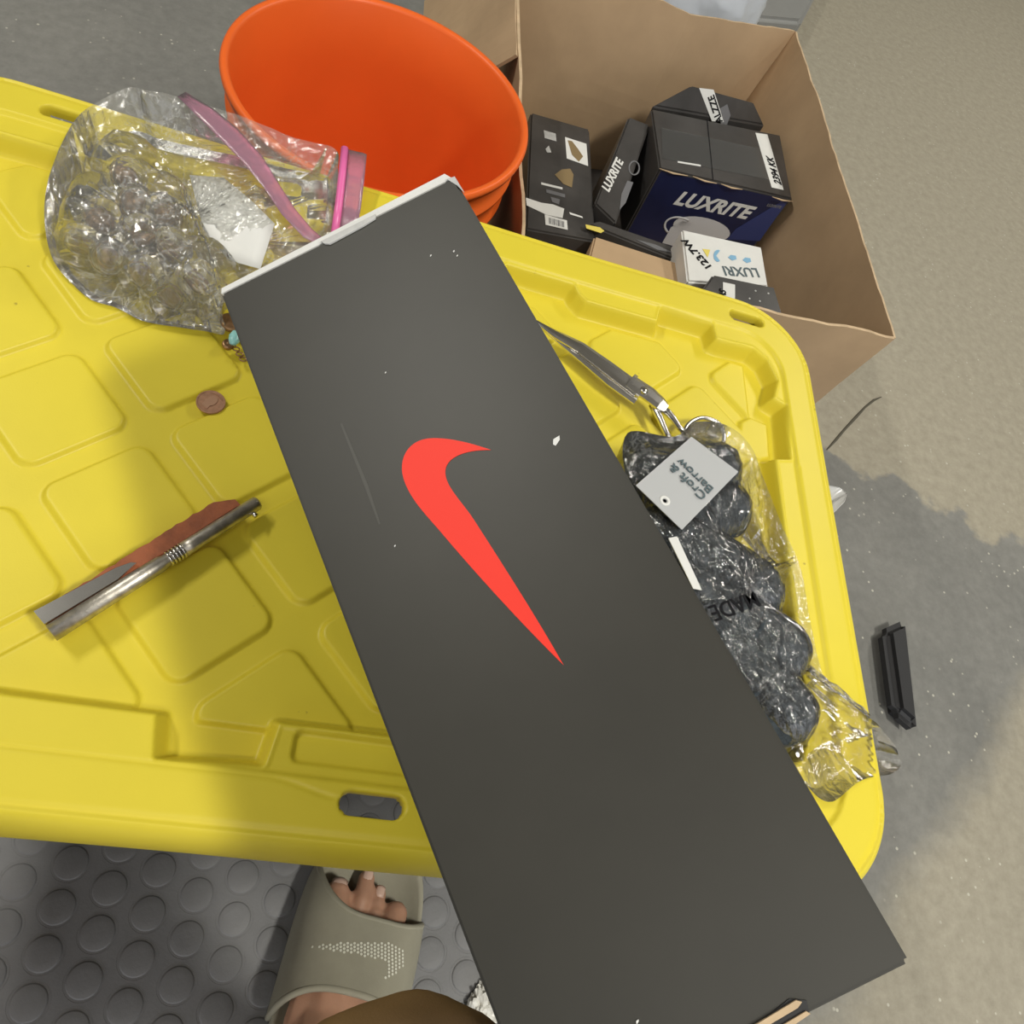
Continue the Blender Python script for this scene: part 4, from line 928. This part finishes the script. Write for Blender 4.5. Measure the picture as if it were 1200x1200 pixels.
fs.append(tuple(range(n))[::-1]); fs.append(tuple((len(lv) - 1) * n + i for i in range(n)))
slide = link('slide_sandal', mesh('slide_sandal', vs, fs), M_foam, person, True); tag(slide, 'sage grey foam slide with a dotted swoosh on its band')
def band_pt(t, w, extra=0.0):
    """t 0..1 from inner (big toe) side over the top to outer side, w 0 rear .. 1 front"""
    th = math.pi * (1 - t)
    rear = -0.022 + 0.036 * math.sin(math.pi * t) - 0.006 * t
    front = 0.101 - 0.036 * sstep(0.0, 0.5, t) + 0.008 * sstep(0.6, 1.0, t)
    a = rear + (front - rear) * w
    l, r = outline(a); l *= 1.0; r *= 1.0
    cx_ = (r - l) / 2; hw = (l + r) / 2
    H = 0.080 - 0.36 * max(0, a)
    cs, sn = math.cos(th), math.sin(th)
    return FT(a, cx_ + (hw + 0.003 + extra) * math.copysign(abs(cs) ** 0.75, cs), 0.010 + H * sn ** 0.8)
NU, NV = 60, 30; vs = []; fs = []
for j in range(NV + 1):
    for i in range(NU + 1): vs.append(band_pt(i / NU, j / NV))
for j in range(NV):
    for i in range(NU): fs.append((j * (NU + 1) + i, j * (NU + 1) + i + 1, (j + 1) * (NU + 1) + i + 1, (j + 1) * (NU + 1) + i))
bd_ = link('band', mesh('band', vs, fs), M_foam, slide, True); md = bd_.modifiers.new('t', 'SOLIDIFY'); md.thickness = 0.0045; md.offset = 0
for w in (0, 1): tube('rim_bead', [band_pt(i / 60, w) for i in range(61)], 0.0030, M_foam, slide, 8)
# dotted swoosh on the band: rows of small pale dots, placed where the band is met by the photograph's rays
bpy.context.view_layer.update()
from mathutils.bvhtree import BVHTree
bv = BVHTree.FromPolygons(vs, fs)
swp = [(368, 1111), (400, 1106), (440, 1107), (455, 1106), (466, 1110), (472, 1118), (471, 1130), (460, 1142), (449, 1148), (454, 1135), (452, 1126), (440, 1124), (415, 1119), (385, 1115)]
dots = bmesh.new(); bpts = 0
u1 = np.array([3.9, 2.1]); u2 = np.array([3.9, -2.1])
for i in range(-40, 60):
    for j in range(-40, 60):
        x, y = 368 + u1[0] * i + u2[0] * j, 1111 + u1[1] * i + u2[1] * j
        if not (365 < x < 475 and 1100 < y < 1150): continue
        if sd_poly(np.array([x]), np.array([y]), swp)[0] > 0.3: continue
        hit = bv.ray_cast(Vector((0, 0, CAM_H)), ray(x, y).normalized())
        if hit[0] is None: continue
        h, nrm = hit[0], hit[1]; nrm = nrm if nrm.z > 0 else -nrm
        bmesh.ops.create_circle(dots, cap_ends=True, segments=8, radius=0.0011, matrix=Matrix.Translation(h + nrm * 0.0027) @ nrm.to_track_quat('Z', 'Y').to_matrix().to_4x4()); bpts += 1
me = bpy.data.meshes.new('dotted_swoosh'); dots.to_mesh(me); dots.free()
tag(link('dotted_swoosh', me, M_rhine, slide), 'pale dots forming a swoosh')
print('studs', cnt, 'dots', bpts)
